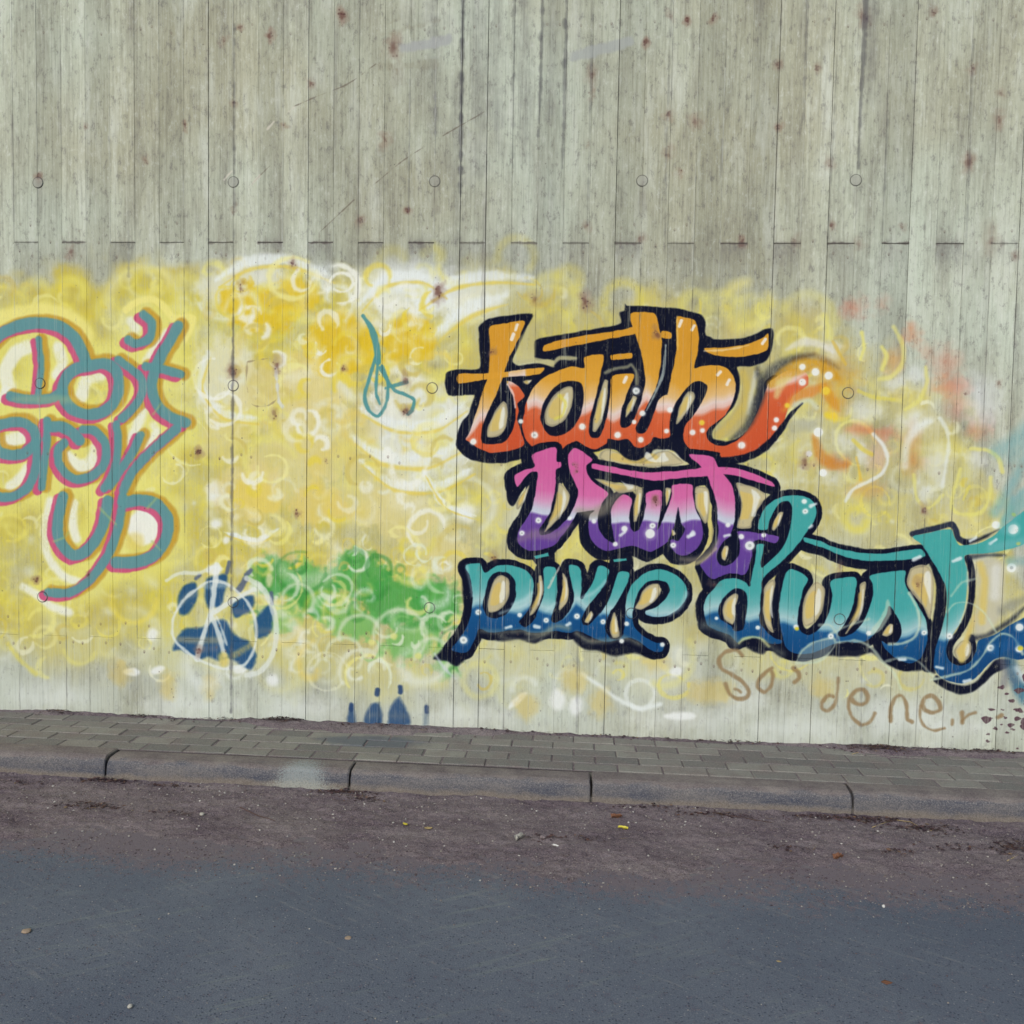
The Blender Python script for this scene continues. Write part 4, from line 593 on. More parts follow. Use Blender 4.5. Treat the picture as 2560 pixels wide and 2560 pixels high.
def m_wall():
    t = NT('board_marked_concrete', 'xz')
    rnd = t.n('ObjectInfo').outputs['Random']
    big = t.noise(.8, det=3); med = t.noise(8, t.mapv((1, .18, 1)), det=4, rough=.68); grain = t.noise(95, t.mapv((1, .028, 1)), det=3, rough=.65); mott = t.noise(30, t.mapv((1, .5, 1)), det=5, rough=.80)
    c = t.mix(t.ramp(big, .32, .68), lin((173, 174, 151)), lin((190, 200, 183)))
    c = t.mix(t.math('MULTIPLY', t.ramp(med, .52, .26), .62), c, lin((136, 135, 122)))
    c = t.mix(t.math('MULTIPLY', t.ramp(med, .54, .74), .6), c, lin((208, 214, 202)))
    c = t.mix(t.math('MULTIPLY', t.ramp(grain, .48, .70), .20), c, lin((214, 219, 206)))
    c = t.mix(t.math('MULTIPLY', t.ramp(grain, .46, .28), .30), c, lin((112, 110, 104)))
    c = t.mix(t.math('MULTIPLY', t.ramp(mott, .54, .70), .62), c, lin((116, 114, 112)))
    c = t.mix(t.math('MULTIPLY', t.ramp(mott, .44, .28), .5), c, lin((212, 218, 208)))
    v = t.math('MULTIPLY_ADD', rnd, .25, .865); hs = t.n('HueSaturation'); t.l(v, hs.inputs['Value']); t.l(c, hs.inputs['Color']); c = hs.outputs[0]
    sep = t.n('SeparateXYZ'); t.l(t.pos, sep.inputs[0]); cmb = t.n('CombineXYZ')
    t.l(t.math('DIVIDE', t.math('SUBTRACT', sep.outputs[0], CX0), CX1-CX0), cmb.inputs[0]); t.l(t.math('DIVIDE', t.math('SUBTRACT', sep.outputs[2], CZ0), CZ1-CZ0), cmb.inputs[1])
    im = t.n('TexImage'); im.image = img; im.extension = 'CLIP'; im.interpolation = 'Linear'; t.l(cmb.outputs[0], im.inputs[0])
    worn = t.math('SUBTRACT', 1., t.math('MULTIPLY', t.math('MULTIPLY', t.ramp(grain, .56, .74), t.ramp(med, .42, .62)), .36))
    worn = t.math('SUBTRACT', worn, t.math('MULTIPLY', t.ramp(mott, .62, .78), .5))
    al = t.math('MINIMUM', 1., t.math('MULTIPLY', t.math('MULTIPLY', im.outputs['Alpha'], worn), 1.035))
    pv = t.n('HueSaturation'); t.l(t.math('ADD', t.math('MULTIPLY_ADD', mott, .16, .86), t.math('MULTIPLY', grain, .12)), pv.inputs['Value']); t.l(im.outputs['Color'], pv.inputs['Color'])
    col = t.mix(al, c, pv.outputs[0])
    hgt = t.math('ADD', grain, t.math('MULTIPLY', mott, .8))
    t.b.inputs['Specular IOR Level'].default_value = .08
    return t.done(col, None, t.bump(hgt, .5, .0024))
def m_core():
    t = NT('joint_concrete'); return t.done(t.mix(t.noise(20), lin((104, 100, 94)), lin((82, 78, 76))))
def m_paver():
    t = NT('concrete_paver', 'xy'); rnd = t.n('ObjectInfo').outputs['Random']
    c = t.mix(rnd, lin((102, 103, 101)), lin((138, 138, 130)))
    c = t.mix(t.math('MULTIPLY', t.ramp(t.noise(7, det=3), .4, .7), .55), c, lin((116, 104, 102)))
    g, _ = t.cells(420); c = t.mix(t.math('MULTIPLY', t.ramp(g, .6, 1.), .5), c, lin((158, 154, 146))); c = t.mix(t.math('MULTIPLY', t.ramp(g, .35, 0.), .45), c, lin((78, 72, 74)))
    x, y, _ = ground_at(925, 1852); st = t.math('ADD', t.near(x, y, 0, .34, .12, .3), t.math('MULTIPLY_ADD', t.noise(9), .8, -.4))
    c = t.mix(t.math('MULTIPLY', t.ramp(st, .1, .4), .55), c, lin((72, 86, 102)))
    return t.done(c, None, t.bump(t.noise(120, det=4, rough=.7), .4, .003))
def m_kerb():
    t = NT('kerb_concrete', 'xk'); sep = t.n('SeparateXYZ'); t.l(t.pos, sep.inputs[0])
    z = t.math('SUBTRACT', sep.outputs[2], t.math('MULTIPLY', sep.outputs[0], SLOPE)); w = t.math('MULTIPLY_ADD', t.noise(14, t.mapv((.5, 1, 1)), det=5), .05, -.025); z = t.math('ADD', z, w)
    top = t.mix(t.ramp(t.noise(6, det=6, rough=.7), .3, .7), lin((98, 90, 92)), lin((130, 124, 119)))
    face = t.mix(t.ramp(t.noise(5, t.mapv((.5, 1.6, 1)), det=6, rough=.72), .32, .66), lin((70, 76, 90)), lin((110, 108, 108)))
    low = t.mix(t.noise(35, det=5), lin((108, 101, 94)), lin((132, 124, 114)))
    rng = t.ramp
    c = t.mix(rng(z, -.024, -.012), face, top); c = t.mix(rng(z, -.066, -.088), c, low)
    chip = t.math('MULTIPLY', t.ramp(t.noise(120, det=3), .6, .68), t.math('MULTIPLY', rng(z, -.05, -.03), rng(z, -.008, -.02))); c = t.mix(t.math('MULTIPLY', chip, .8), c, lin((150, 148, 144)))
    x, y, _ = ground_at(722, 1950); sp = t.math('ADD', t.near(x, -.69, -.06, .13, .2, .12), t.math('MULTIPLY_ADD', t.noise(110, det=3), 1.3, -.72)); c = t.mix(t.math('MULTIPLY', t.ramp(sp, .0, .35), .85), c, lin((142, 152, 152)))
    x, y, _ = ground_at(690, 1985); sp = t.math('ADD', t.near(x, -.69, -.11, .22, .2, .07), t.math('MULTIPLY_ADD', t.noise(140, det=3), 1.3, -.72)); c = t.mix(t.math('MULTIPLY', t.ramp(sp, .0, .35), .8), c, lin((158, 160, 150)))
    
    g, _ = t.cells(300); c = t.mix(t.math('MULTIPLY', t.ramp(g, .55, 1.), .4), c, lin((150, 144, 138))); c = t.mix(t.math('MULTIPLY', t.ramp(g, .35, 0.), .4), c, lin((60, 56, 62)))
    return t.done(c, None, t.bump(t.noise(90, det=4, rough=.75), .5, .004))
def m_dirt():
    t = NT('dry_dirt', 'xy'); c = t.mix(t.ramp(t.noise(5, t.mapv((.6, 1.3, 1)), det=5), .3, .7), lin((98, 88, 96)), lin((132, 123, 125)))
    nn = t.noise(34, t.mapv((.6, 1, 1)), det=5, rough=.72)
    c = t.mix(t.math('MULTIPLY', t.ramp(nn, .5, .74), .7), c, lin((70, 56, 68)))
    c = t.mix(t.math('MULTIPLY', t.ramp(t.noise(2.4, t.mapv((.6, 1.6, 1)), det=4), .46, .64), .4), c, lin((134, 128, 126)))
    g, _ = t.cells(330); c = t.mix(t.math('MULTIPLY', t.ramp(g, .62, 1.), .6), c, lin((158, 144, 142))); c = t.mix(t.math('MULTIPLY', t.ramp(g, .32, 0.), .6), c, lin((58, 46, 56)))
    t.b.inputs['Specular IOR Level'].default_value = .08
    return t.done(c, None, t.bump(t.math('ADD', nn, t.math('MULTIPLY', g, .22)), .8, .009))
def m_road():
    t = NT('asphalt', 'xy')
    big_ = t.noise(.9, det=4); c = t.mix(t.ramp(big_, .3, .7), lin((92, 100, 112)), lin((111, 118, 127)))
    fine = t.noise(190, det=3, rough=.75); g, dist = t.cells(110); fl = t.noise(26, det=4, rough=.72)
    c = t.mix(t.math('MULTIPLY', t.ramp(fine, .5, .74), .34), c, lin((134, 142, 150))); c = t.mix(t.math('MULTIPLY', t.ramp(fine, .5, .28), .42), c, lin((58, 66, 82)))
    c = t.mix(t.math('MULTIPLY', t.ramp(fl, .52, .72), .35), c, lin((66, 74, 92)))
    pit = t.math('MULTIPLY', t.ramp(g, .16, .08), t.ramp(dist, .42, .20)); c = t.mix(t.math('MULTIPLY', pit, .55), c, lin((50, 56, 72)))
    chip = t.math('MULTIPLY', t.ramp(g, .94, .98), t.ramp(dist, .36, .18)); c = t.mix(t.math('MULTIPLY', chip, .55), c, lin((150, 152, 152)))
    sep = t.n('SeparateXYZ'); t.l(t.pos, sep.inputs[0]); yy = t.math('ADD', sep.outputs[1], t.math('MULTIPLY_ADD', t.noise(2.2, t.mapv((.7, 1.6, 1)), det=6, rough=.68), .5, -.25))
    dm = t.ramp(t.math('ADD', t.ramp(yy, -1.60, -1.28), t.math('MULTIPLY_ADD', t.math('ADD', fine, fl), 1.9, -1.90)), .32, .62)
    c = t.mix(t.math('MULTIPLY', dm, .85), c, lin((118, 108, 112)))                        # dirt washed from the gutter
    rot = t.n('VectorRotate', rotation_type='Z_AXIS'); rot.inputs['Angle'].default_value = .55; t.l(t.uv, rot.inputs[0])
    scf = t.noise(7, t.mapv((.35, 5, 1), rot.outputs[0]), det=4, rough=.7); c = t.mix(t.math('MULTIPLY', t.math('MULTIPLY', t.ramp(scf, .57, .74), t.ramp(fl, .38, .60)), .55), c, lin((134, 138, 138)))
    rot2 = t.n('VectorRotate', rotation_type='Z_AXIS'); rot2.inputs['Angle'].default_value = -.5; t.l(t.uv, rot2.inputs[0])
    scf2 = t.noise(6, t.mapv((.4, 4, 1), rot2.outputs[0], (3, 5, 0)), det=4, rough=.7); c = t.mix(t.math('MULTIPLY', t.math('MULTIPLY', t.ramp(scf2, .57, .76), t.ramp(big_, .42, .60)), .7), c, lin((128, 138, 132)))
    t.b.inputs['Roughness'].default_value = .9; t.b.inputs['Specular IOR Level'].default_value = .12
    return t.done(c, None, t.bump(t.math('SUBTRACT', fine, pit), .55, .004))
def m_plain(name, a, b, s=60, rough=.8):
    t = NT(name); t.b.inputs['Roughness'].default_value = rough; return t.done(t.mix(t.noise(s), lin(a), lin(b)), None, t.bump(t.noise(s*3), .3, .002))
def m_var(name, cols):
    t = NT(name); at = t.n('Attribute'); at.attribute_name = 'tint'; r = t.n('ValToRGB'); r.color_ramp.elements[0].color = lin(cols[0]); r.color_ramp.elements[1].color = lin(cols[-1])
    for i, c in enumerate(cols[1:-1]): e = r.color_ramp.elements.new((i+1)/(len(cols)-1)); e.color = lin(c)
    t.l(at.outputs['Fac'], r.inputs[0]); return t.done(t.mix(t.math('MULTIPLY', t.noise(90), .5), r.outputs[0], (.05, .04, .05, 1)))

def ground_at(px, py, drop=0.):
    """picture position -> point on the street surface (drop metres below the pavement)"""
    d = np.array([(px-1280)/SURV['f'], -(py-1280)/SURV['f'], 1.]) @ AX
    k = (-drop-SURV['h'])/(d[2]-SLOPE*d[0]); return float(k*d[0]), float(-SURV['D']+k*d[1]), float(SURV['h']+k*d[2])
M_WALL, M_CORE, M_PAVER, M_KERB, M_DIRT, M_ROAD = m_wall(), m_core(), m_paver(), m_kerb(), m_dirt(), m_road()

# ---------------------------------------------------------------- helpers
C = sc.collection
def link(name, me, mat, parent=None, loc=(0, 0, 0), rot=(0, 0, 0), scale=(1, 1, 1)):
    if mat and not me.materials: me.materials.append(mat)
    o = bpy.data.objects.new(name, me); C.objects.link(o); o.parent = parent; o.location = loc; o.rotation_euler = rot; o.scale = scale; return o
def mesh(name, v, f, smooth_=False):
    me = bpy.data.meshes.new(name); me.from_pydata([tuple(map(float, p)) for p in v], [], f); me.update()
    if smooth_: me.polygons.foreach_set('use_smooth', [True]*len(me.polygons))
    return me
def tag(o, label=None, cat=None, group=None, kind=None):
    for k, v in (('label', label), ('category', cat), ('group', group), ('kind', kind)):
        if v: o[k] = v
    return o
def grid(x0, x1, y0, y1, sx, sy, hf):
    nx, ny = int((x1-x0)/sx)+1, int((y1-y0)/sy)+1; X, Y = np.meshgrid(np.linspace(x0, x1, nx), np.linspace(y0, y1, ny)); Z = hf(X, Y)
    v = np.stack([X, Y, Z], -1).reshape(-1, 3); i = np.arange(nx*ny).reshape(ny, nx)
    f = np.stack([i[:-1, :-1], i[:-1, 1:], i[1:, 1:], i[1:, :-1]], -1).reshape(-1, 4)
    me = bpy.data.meshes.new('grid'); me.vertices.add(len(v)); me.vertices.foreach_set('co', v.astype(np.float32).ravel()); me.loops.add(f.size); me.loops.foreach_set('vertex_index', f.ravel().astype(np.int32)); me.polygons.add(len(f)); me.polygons.foreach_set('loop_start', np.arange(0, f.size, 4, dtype=np.int32)); me.update(calc_edges=True); me.polygons.foreach_set('use_smooth', [True]*len(f)); return me
_n2c = {}
def n2_grid(seed, o, fx, fy):
    if (seed, o) not in _n2c: _n2c[(seed, o)] = np.random.default_rng(seed*31+o).uniform(-1, 1, (int(22*fy)+4, int(27*fx)+4))
    return _n2c[(seed, o)]
def n2(X, Y, fx, fy, seed, oct=4):
    out = np.zeros_like(X, dtype=float); amp = 1.
    for o in range(oct):
        x = (X+20)*fx; y = (Y+20)*fy; g = n2_grid(seed, o, fx, fy); xi = x.astype(int); yi = y.astype(int); a = x-xi; b = y-yi; a = a*a*(3-2*a); b = b*b*(3-2*b)
        out += amp*((g[yi, xi]*(1-a)+g[yi, xi+1]*a)*(1-b)+(g[yi+1, xi]*(1-a)+g[yi+1, xi+1]*a)*b); amp *= .5; fx *= 2; fy *= 2
    return out

# ---------------------------------------------------------------- the setting: road, dirt verge, kerb, pavement
ROAD_Z = -.118
road = link('road', mesh('road', [(-40, -45, ROAD_Z-40*SLOPE), (40, -45, ROAD_Z+40*SLOPE), (40, -.6, ROAD_Z+40*SLOPE), (-40, -.6, ROAD_Z-40*SLOPE)], [(0, 1, 2, 3)]), M_ROAD); tag(road, 'blue grey asphalt road with pale scuffs', None, kind='structure')
def verge_h(X, Y):
    edge = -1.36+.10*n2(X, Y*0, .8, .8, 3)+.05*n2(X, Y*0, 4, 1, 4)
    t = np.clip((Y-edge)/.24, -1.5, 1)
    return SLOPE*X+ROAD_Z-.002+.011*t+np.clip((Y+1.0)/.33, 0, 1)**1.6*.012+np.clip(t+.6, 0, 1)*(.0045*n2(X, Y, 5, 8, 5, 5)+.0042*n2(X, Y, 34, 34, 6, 3))
verge = link('verge_ground', grid(-6, 5.4, -1.75, -.665, .0125, .011, verge_h), M_DIRT); tag(verge, 'strip of dry brown dirt along the kerb', None, kind='structure')
KERB_J = [-5.43, -4.33, -3.22, -2.125, -.985, .104, 1.243, 2.36, 3.47, 4.58, 5.7]
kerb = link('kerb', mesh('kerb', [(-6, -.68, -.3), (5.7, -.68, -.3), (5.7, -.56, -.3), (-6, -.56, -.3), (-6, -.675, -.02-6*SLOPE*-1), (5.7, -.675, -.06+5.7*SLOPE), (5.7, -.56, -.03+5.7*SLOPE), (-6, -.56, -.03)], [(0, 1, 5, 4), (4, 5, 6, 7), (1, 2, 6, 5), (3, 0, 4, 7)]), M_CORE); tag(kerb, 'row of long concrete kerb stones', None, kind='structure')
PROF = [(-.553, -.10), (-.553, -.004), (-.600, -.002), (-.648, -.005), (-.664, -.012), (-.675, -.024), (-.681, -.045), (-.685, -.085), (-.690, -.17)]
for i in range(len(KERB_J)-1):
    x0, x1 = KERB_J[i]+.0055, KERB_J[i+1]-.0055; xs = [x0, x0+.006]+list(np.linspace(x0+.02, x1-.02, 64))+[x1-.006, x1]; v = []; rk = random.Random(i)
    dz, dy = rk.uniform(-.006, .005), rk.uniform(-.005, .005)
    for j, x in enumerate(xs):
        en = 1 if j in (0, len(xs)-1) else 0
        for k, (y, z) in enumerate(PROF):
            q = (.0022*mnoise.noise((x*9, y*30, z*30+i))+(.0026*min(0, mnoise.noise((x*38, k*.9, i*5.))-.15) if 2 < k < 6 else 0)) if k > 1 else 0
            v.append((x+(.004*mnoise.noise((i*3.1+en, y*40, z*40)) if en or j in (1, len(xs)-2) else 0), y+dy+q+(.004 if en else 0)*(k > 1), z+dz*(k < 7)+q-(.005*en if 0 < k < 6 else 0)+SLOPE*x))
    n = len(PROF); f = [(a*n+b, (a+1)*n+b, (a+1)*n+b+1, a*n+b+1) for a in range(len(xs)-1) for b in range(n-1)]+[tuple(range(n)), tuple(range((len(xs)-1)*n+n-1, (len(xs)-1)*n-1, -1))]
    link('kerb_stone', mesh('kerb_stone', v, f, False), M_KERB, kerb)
pav = link('pavement', mesh('pavement', [(-6, -.556, -.0052-6*SLOPE), (5.4, -.556, -.0052+5.4*SLOPE), (5.4, .03, -.0052+5.4*SLOPE), (-6, .03, -.0052-6*SLOPE)], [(0, 1, 2, 3)]), M_DIRT); tag(pav, 'narrow pavement of grey concrete pavers', None, kind='structure')
def paver_mesh(L):
    w, d, b, h = L/2, .0982/2, .0045, .06; r1 = [(-w, -d), (w, -d), (w, d), (-w, d)]; r2 = [(-w+b, -d+b), (w-b, -d+b), (w-b, d-b), (-w+b, d-b)]
    v = [(x, y, -h) for x, y in r1]+[(x, y, -.0035) for x, y in r1]+[(x, y, 0) for x, y in r2]
    f = [(8, 9, 10, 11)]+[(i, (i+1) % 4, 4+(i+1) % 4, 4+i) for i in range(4)]+[(4+i, 4+(i+1) % 4, 8+(i+1) % 4, 8+i) for i in range(4)]; me = mesh('paver', v, f); me.materials.append(M_PAVER); return me
PM = paver_mesh(.1995); rp = random.Random(9)
for row in range(5):
    y = -.548+.1025*(row+.5); x = -2.6403+.205*.5+(.1025 if row % 2 else 0)-.205*9
    while x < 3.6:
        link('paver', PM, None, pav, (x+rp.uniform(-.0015, .0015), y+rp.uniform(-.001, .001), SLOPE*x-.001+rp.uniform(-.0026, .0022)), (rp.uniform(-.014, .014), -SLOPE+rp.uniform(-.009, .009), rp.uniform(-.009, .009)))
        x += .205
def foot_h(X, Y):
    m = .55*n2(X, Y*0, 1.1, 1, 12)+.35*n2(X, Y, 4, 9, 13)
    bump_ = sum(a*np.exp(-((X-x)/w)**2) for x, w, a in [(foot_x(700), .22, 1.2), (foot_x(950), .35, 1.1), (foot_x(2190), .22, 1.3), (foot_x(2450), .3, .7), (foot_x(140), .12, .5), (foot_x(1230), .12, .4)])
    t = (.045+.04*m+.08*bump_+Y)/.06
    return SLOPE*X-.009+.014*np.clip(t, -.8, 1.1)+np.clip(t+.5, 0, 1)*(.004*n2(X, Y, 22, 22, 15, 4)+.006*bump_)
def foot_x(px): return ground_at(px, 1776+px*.0435)[0]
tag(link('dirt', grid(-6, 5.3, -.21, .004, .0125, .0085, foot_h), M_DIRT), 'dirt and dust gathered along the wall foot', None, kind='stuff')

# ---------------------------------------------------------------- the board-marked concrete wall
wall = bpy.data.objects.new('concrete_wall', None); C.objects.link(wall); wall.location = (0, 0, 0)
tag(wall, 'tall grey board-marked concrete wall covered with colourful graffiti', 'wall', kind='thing')
def box_mesh(name, x0, x1, y0, y1, z0, z1):
    v = [(x, y, z) for z in (z0, z1) for x, y in ((x0, y0), (x1, y0), (x1, y1), (x0, y1))]
    return mesh(name, v, [(0, 3, 2, 1), (4, 5, 6, 7)]+[(i, (i+1) % 4, 4+(i+1) % 4, 4+i) for i in range(4)])
link('wall_core', box_mesh('wall_core', WALL_L, WALL_R, .007, .6, -.4, WALL_T), M_CORE, wall)
def board_mesh(z0, z1):
    w, b = .5, .0012; o = [(-w, z0), (w, z0), (w, z1), (-w, z1)]; q = [(-w+b*8, z0+b), (w-b*8, z0+b), (w-b*8, z1-b), (-w+b*8, z1-b)]
    v = [(x, .02, z) for x, z in o]+[(x, .0012, z) for x, z in o]+[(x, 0, z) for x, z in q]
    f = [(8, 9, 10, 11)]+[(i, (i+1) % 4, 4+(i+1) % 4, 4+i) for i in range(4)]+[(4+i, 4+(i+1) % 4, 8+(i+1) % 4, 8+i) for i in range(4)]; me = mesh('concrete_board', v, f); me.materials.append(M_WALL); return me
BM = {}
BOARDS = []; rb = random.Random(31)
k0, k1 = int(math.floor((WALL_L-SEAM0)/PITCH))+1, int((WALL_R-SEAM0)/PITCH)-1
gaps = {k: rb.choice([.0001, .0002, .0004, .0006, .0011]) for k in range(k0, k1+2)}
for px_seam in (9, 19, 20, 13, 33, 31, 25, 36, 40): gaps[px_seam-1] = .0026
for k in range(k0, k1+1):
    zj = ZA if k % 2 == 0 else ZB; base = rb.uniform(0, .0022)
    for half, (za, zb) in enumerate(((-.35, zj-.0004+rb.uniform(-.0012, .0002)), (zj+.0004+rb.uniform(0, .0008), WALL_T))):
        key = (round(za, 3), round(zb, 3))
        if key not in BM: BM[key] = board_mesh(za, zb)
        x0, x1 = SEAM0+k*PITCH+gaps[k]/2, SEAM0+(k+1)*PITCH-gaps[k+1]/2; d = base+rb.uniform(-.0008, .0008)
        tilt = rb.uniform(-.010, .010)
        link('concrete_board', BM[key], None, wall, ((x0+x1)/2, -d, 0), (0, 0, tilt), (x1-x0, 1, 1)); BOARDS.append((x0, x1, za, zb, d, tilt))
# tie-hole plugs
def plug_mesh():
    bm = bmesh.new(); n = 20; rings = [(.0262, .012), (.0262, -.0002), (.0246, -.0012), (.012, -.0009)]; vv = [[bm.verts.new((r*math.cos(2*math.pi*i/n), y, r*math.sin(2*math.pi*i/n))) for i in range(n)] for r, y in rings]
    for a in range(len(rings)-1):
        for i in range(n): bm.faces.new((vv[a][i], vv[a+1][i], vv[a+1][(i+1) % n], vv[a][(i+1) % n]))
    bm.faces.new(vv[-1][::-1]); bmesh.ops.recalc_face_normals(bm, faces=bm.faces); me = bpy.data.meshes.new('tie_hole_plug'); bm.to_mesh(me); bm.free(); me.materials.append(M_WALL); return me
PLG = plug_mesh()
for X, Z in TIES:
    if WALL_L+.1 < X < WALL_R-.1: link('tie_hole_plug', PLG, None, wall, (X, -.0030, Z))
# paint films of the readable pieces, each lying on the boards it was sprayed on
NAMES = {1: ('graffiti_lettering', "teal and pink handwritten words reading Don't grow up"), 4: ('graffiti_lettering', 'orange to red lettering reading faith with black outline'), 5: ('graffiti_lettering', 'pink to purple lettering reading trust with black outline'), 6: ('graffiti_lettering', 'teal to blue lettering reading pixie'), 7: ('graffiti_lettering', 'teal to blue lettering reading dust'), 9: ('scribble', 'teal looped scribble beside the word faith')}
OWNER = {}
def part_empty(name, label, ids, piece):
    e = bpy.data.objects.new(name, None); C.objects.link(e); e.parent = wall; e['label'] = label
    for i in ids: NAMES[i] = (piece, None); OWNER[i] = e
part_empty('paw_print', 'dark blue paw print inside a white ring', range(20, 25), 'paw_pad')
part_empty('paw_print', 'small dark blue paw print at the foot of the wall', range(30, 38), 'paw_pad')
part_empty('scrawl', 'brown scrawled letters below the word dust', range(40, 52), 'letter')
CELL = 2
for oid, (nm, lab) in NAMES.items():
    v, f = [], []
    ii = np.argwhere(IDM == oid)
    if len(ii) < 30: continue
    zlo, zhi = CZ1-ii[:, 0].max()/RES, CZ1-ii[:, 0].min()/RES; xlo, xhi = CX0+ii[:, 1].min()/RES, CX0+ii[:, 1].max()/RES
    for (x0, x1, za, zb, d, tilt) in BOARDS:
        if x1 < xlo or x0 > xhi or zb < zlo or za > zhi: continue
        j0, j1 = int(math.ceil((x0+.0015-CX0)*RES)), int((x1-.0015-CX0)*RES); r0, r1 = int(math.ceil((CZ1-min(zb-.002, zhi+.01))*RES)), int((CZ1-max(za+.002, zlo-.01))*RES)
        if j1 <= j0 or r1 <= r0: continue
        xm = (x0+x1)/2
        for r in range(r0, r1, CELL):
            row = (IDM[r:r+CELL, j0:j1] == oid).any(0); e = np.flatnonzero(np.diff(np.concatenate([[0], row.astype(np.int8), [0]])))
            for a, b in zip(e[::2], e[1::2]):
                if b-a < 2: continue
                xa, xb = CX0+(j0+a)/RES, CX0+(j0+b)/RES; zt, zbm = CZ1-r/RES, CZ1-min(r+CELL, r1)/RES; n = len(v)
                ya, yb = -d+(xa-xm)*tilt-.0006, -d+(xb-xm)*tilt-.0006
                v += [(xa, ya, zbm), (xb, yb, zbm), (xb, yb, zt), (xa, ya, zt)]; f.append((n, n+1, n+2, n+3))
    o = link(nm, mesh(nm, v, f), M_WALL, OWNER.get(oid, wall))
    if lab: o['label'] = lab
del IDM

# ---------------------------------------------------------------- loose things on the street
def surf(px, py, where):
    if where == 'road': x, y, z = ground_at(px, py, -ROAD_Z); return x, y, z
    if where == 'pavement': return ground_at(px, py, 0)
    x, y, z = ground_at(px, py, -ROAD_Z-.012); z = float(verge_h(np.array([[x]]), np.array([[y]]))[0, 0]); return x, y, z
def pebble_mesh(seed, sub=2):
    bm = bmesh.new(); bmesh.ops.create_icosphere(bm, subdivisions=sub, radius=1)
    for q in bm.verts: q.co *= 1+.28*mnoise.noise(q.co*1.1+Vector((seed*7.3, 1, 2)))+.1*mnoise.noise(q.co*3+Vector((seed, 0, 0)))
    me = bpy.data.meshes.new('stone'); bm.to_mesh(me); bm.free(); me.polygons.foreach_set('use_smooth', [True]*len(me.polygons)); return me
def leaf_mesh(curl_, n=8, m=4):
    v = []
    for side in (0, 1):
        for i in range(n+1):
            t = i/n; w = math.sin(math.pi*min(1, t*1.02))**.8*.32*(1+.18*math.sin(t*19))
            for j in range(m+1):
                s = (j/m-.5)*2; v.append((t-.5, s*w, curl_*(abs(s)**1.5*.20+(t-.5)**2*.5)+.02*math.sin(t*9+s*4)+(-.012 if side else 0)))
    q = m+1; o = (n+1)*q; f = []
    for i in range(n):
        for j in range(m): a = i*q+j; f += [(a, a+1, a+q+1, a+q), (o+a, o+a+q, o+a+q+1, o+a+1)]
        f += [(i*q, i*q+q, o+i*q+q, o+i*q), (i*q+m, o+i*q+m, o+i*q+q+m, i*q+q+m)]
    return mesh('leaf', v, f, True)
def scrap_mesh(seed):
    n, m = 7, 4; v = []
    for side in (0, 1):
        for i in range(n+1):
            for j in range(m+1):
                x, y = i/n-.5, (j/m-.5)*.42; v.append((x+.05*mnoise.noise((x*4, y*7, seed)), y+.05*mnoise.noise((x*5, y*5, seed+3)), .10+.14*mnoise.noise((x*3.5, y*9, seed+7))+.16*abs(y)/.21-(.012 if side else 0)))
    q = m+1; o = (n+1)*q; f = []
    for i in range(n):
        for j in range(m): a = i*q+j; f += [(a, a+1, a+q+1, a+q), (o+a, o+a+q, o+a+q+1, o+a+1)]
        f += [(i*q, i*q+q, o+i*q+q, o+i*q), (i*q+m, o+i*q+m, o+i*q+q+m, i*q+q+m)]
    return mesh('scrap', v, f, False)
M_STONE, M_STONE2, M_YEL, M_BRN, M_TAN, M_TWIG, M_WHITE = m_plain('pale_stone', (150, 148, 138), (196, 194, 182)), m_plain('tan_stone', (140, 122, 104), (170, 152, 130)), m_plain('yellow_wrapper', (196, 184, 60), (222, 210, 90), 30, .5), m_plain('brown_leaf', (104, 70, 52), (140, 100, 76)), m_plain('tan_leaf', (158, 138, 98), (188, 170, 120)), m_plain('twig_bark', (74, 58, 58), (104, 84, 76)), m_plain('white_scrap', (196, 196, 190), (220, 220, 214))
def put_thing(name, me, mat, px, py, where, size, label, cat, group=None, sink=.0, rz=None, flat=1., tilt=0.):
    x, y, z = surf(px, py, where); zs = [q.co.z for q in me.vertices]; s = size
    o = link(name, me, mat, None, (x, y, z-min(zs)*s*flat-sink), (tilt, -SLOPE, random.uniform(0, 6.28) if rz is None else rz), (s, s, s*flat)); tag(o, label, cat, group); return o
put_thing('wrapper', scrap_mesh(1), M_YEL, 1232, 1824, 'pavement', .058, 'crumpled yellow wrapper lying at the foot of the wall', 'wrapper', sink=-.004, rz=.1)
put_thing('leaf', leaf_mesh(1), M_YEL, 1013, 2064, 'verge', .026, 'smallest bright yellow leaf in the dirt beside the pale curled leaf', 'leaf', rz=-.5)
put_thing('leaf', leaf_mesh(.7), M_TAN, 1071, 2073, 'verge', .034, 'pale tan curled leaf in the dirt beside the smaller yellow leaf', 'leaf', rz=.1)
put_thing('wrapper', scrap_mesh(5), M_YEL, 1557, 2071, 'verge', .042, 'crumpled yellow wrapper in the dirt of the verge', 'wrapper', rz=-.35)
put_thing('dry_leaf', scrap_mesh(9), M_BRN, 1541, 2047, 'verge', .046, 'crumpled brown dry leaf just above the yellow wrapper on the verge', 'leaf', rz=.4, flat=1.6)
put_thing('dry_leaf', scrap_mesh(12), M_BRN, 2096, 2142, 'verge', .044, 'folded reddish brown leaf alone in the dirt of the verge', 'leaf', rz=.5, flat=1.8)
put_thing('plastic_scrap', scrap_mesh(15), M_STONE, 1300, 2096, 'verge', .05, 'torn pale grey plastic scrap beside a dark clod on the verge', 'scrap', rz=.9, flat=1.8)
put_thing('dirt_clod', pebble_mesh(3), M_DIRT, 1358, 2094, 'verge', .015, 'dark lump of dirt beside the torn plastic scrap', 'clod', sink=.004, flat=.6)
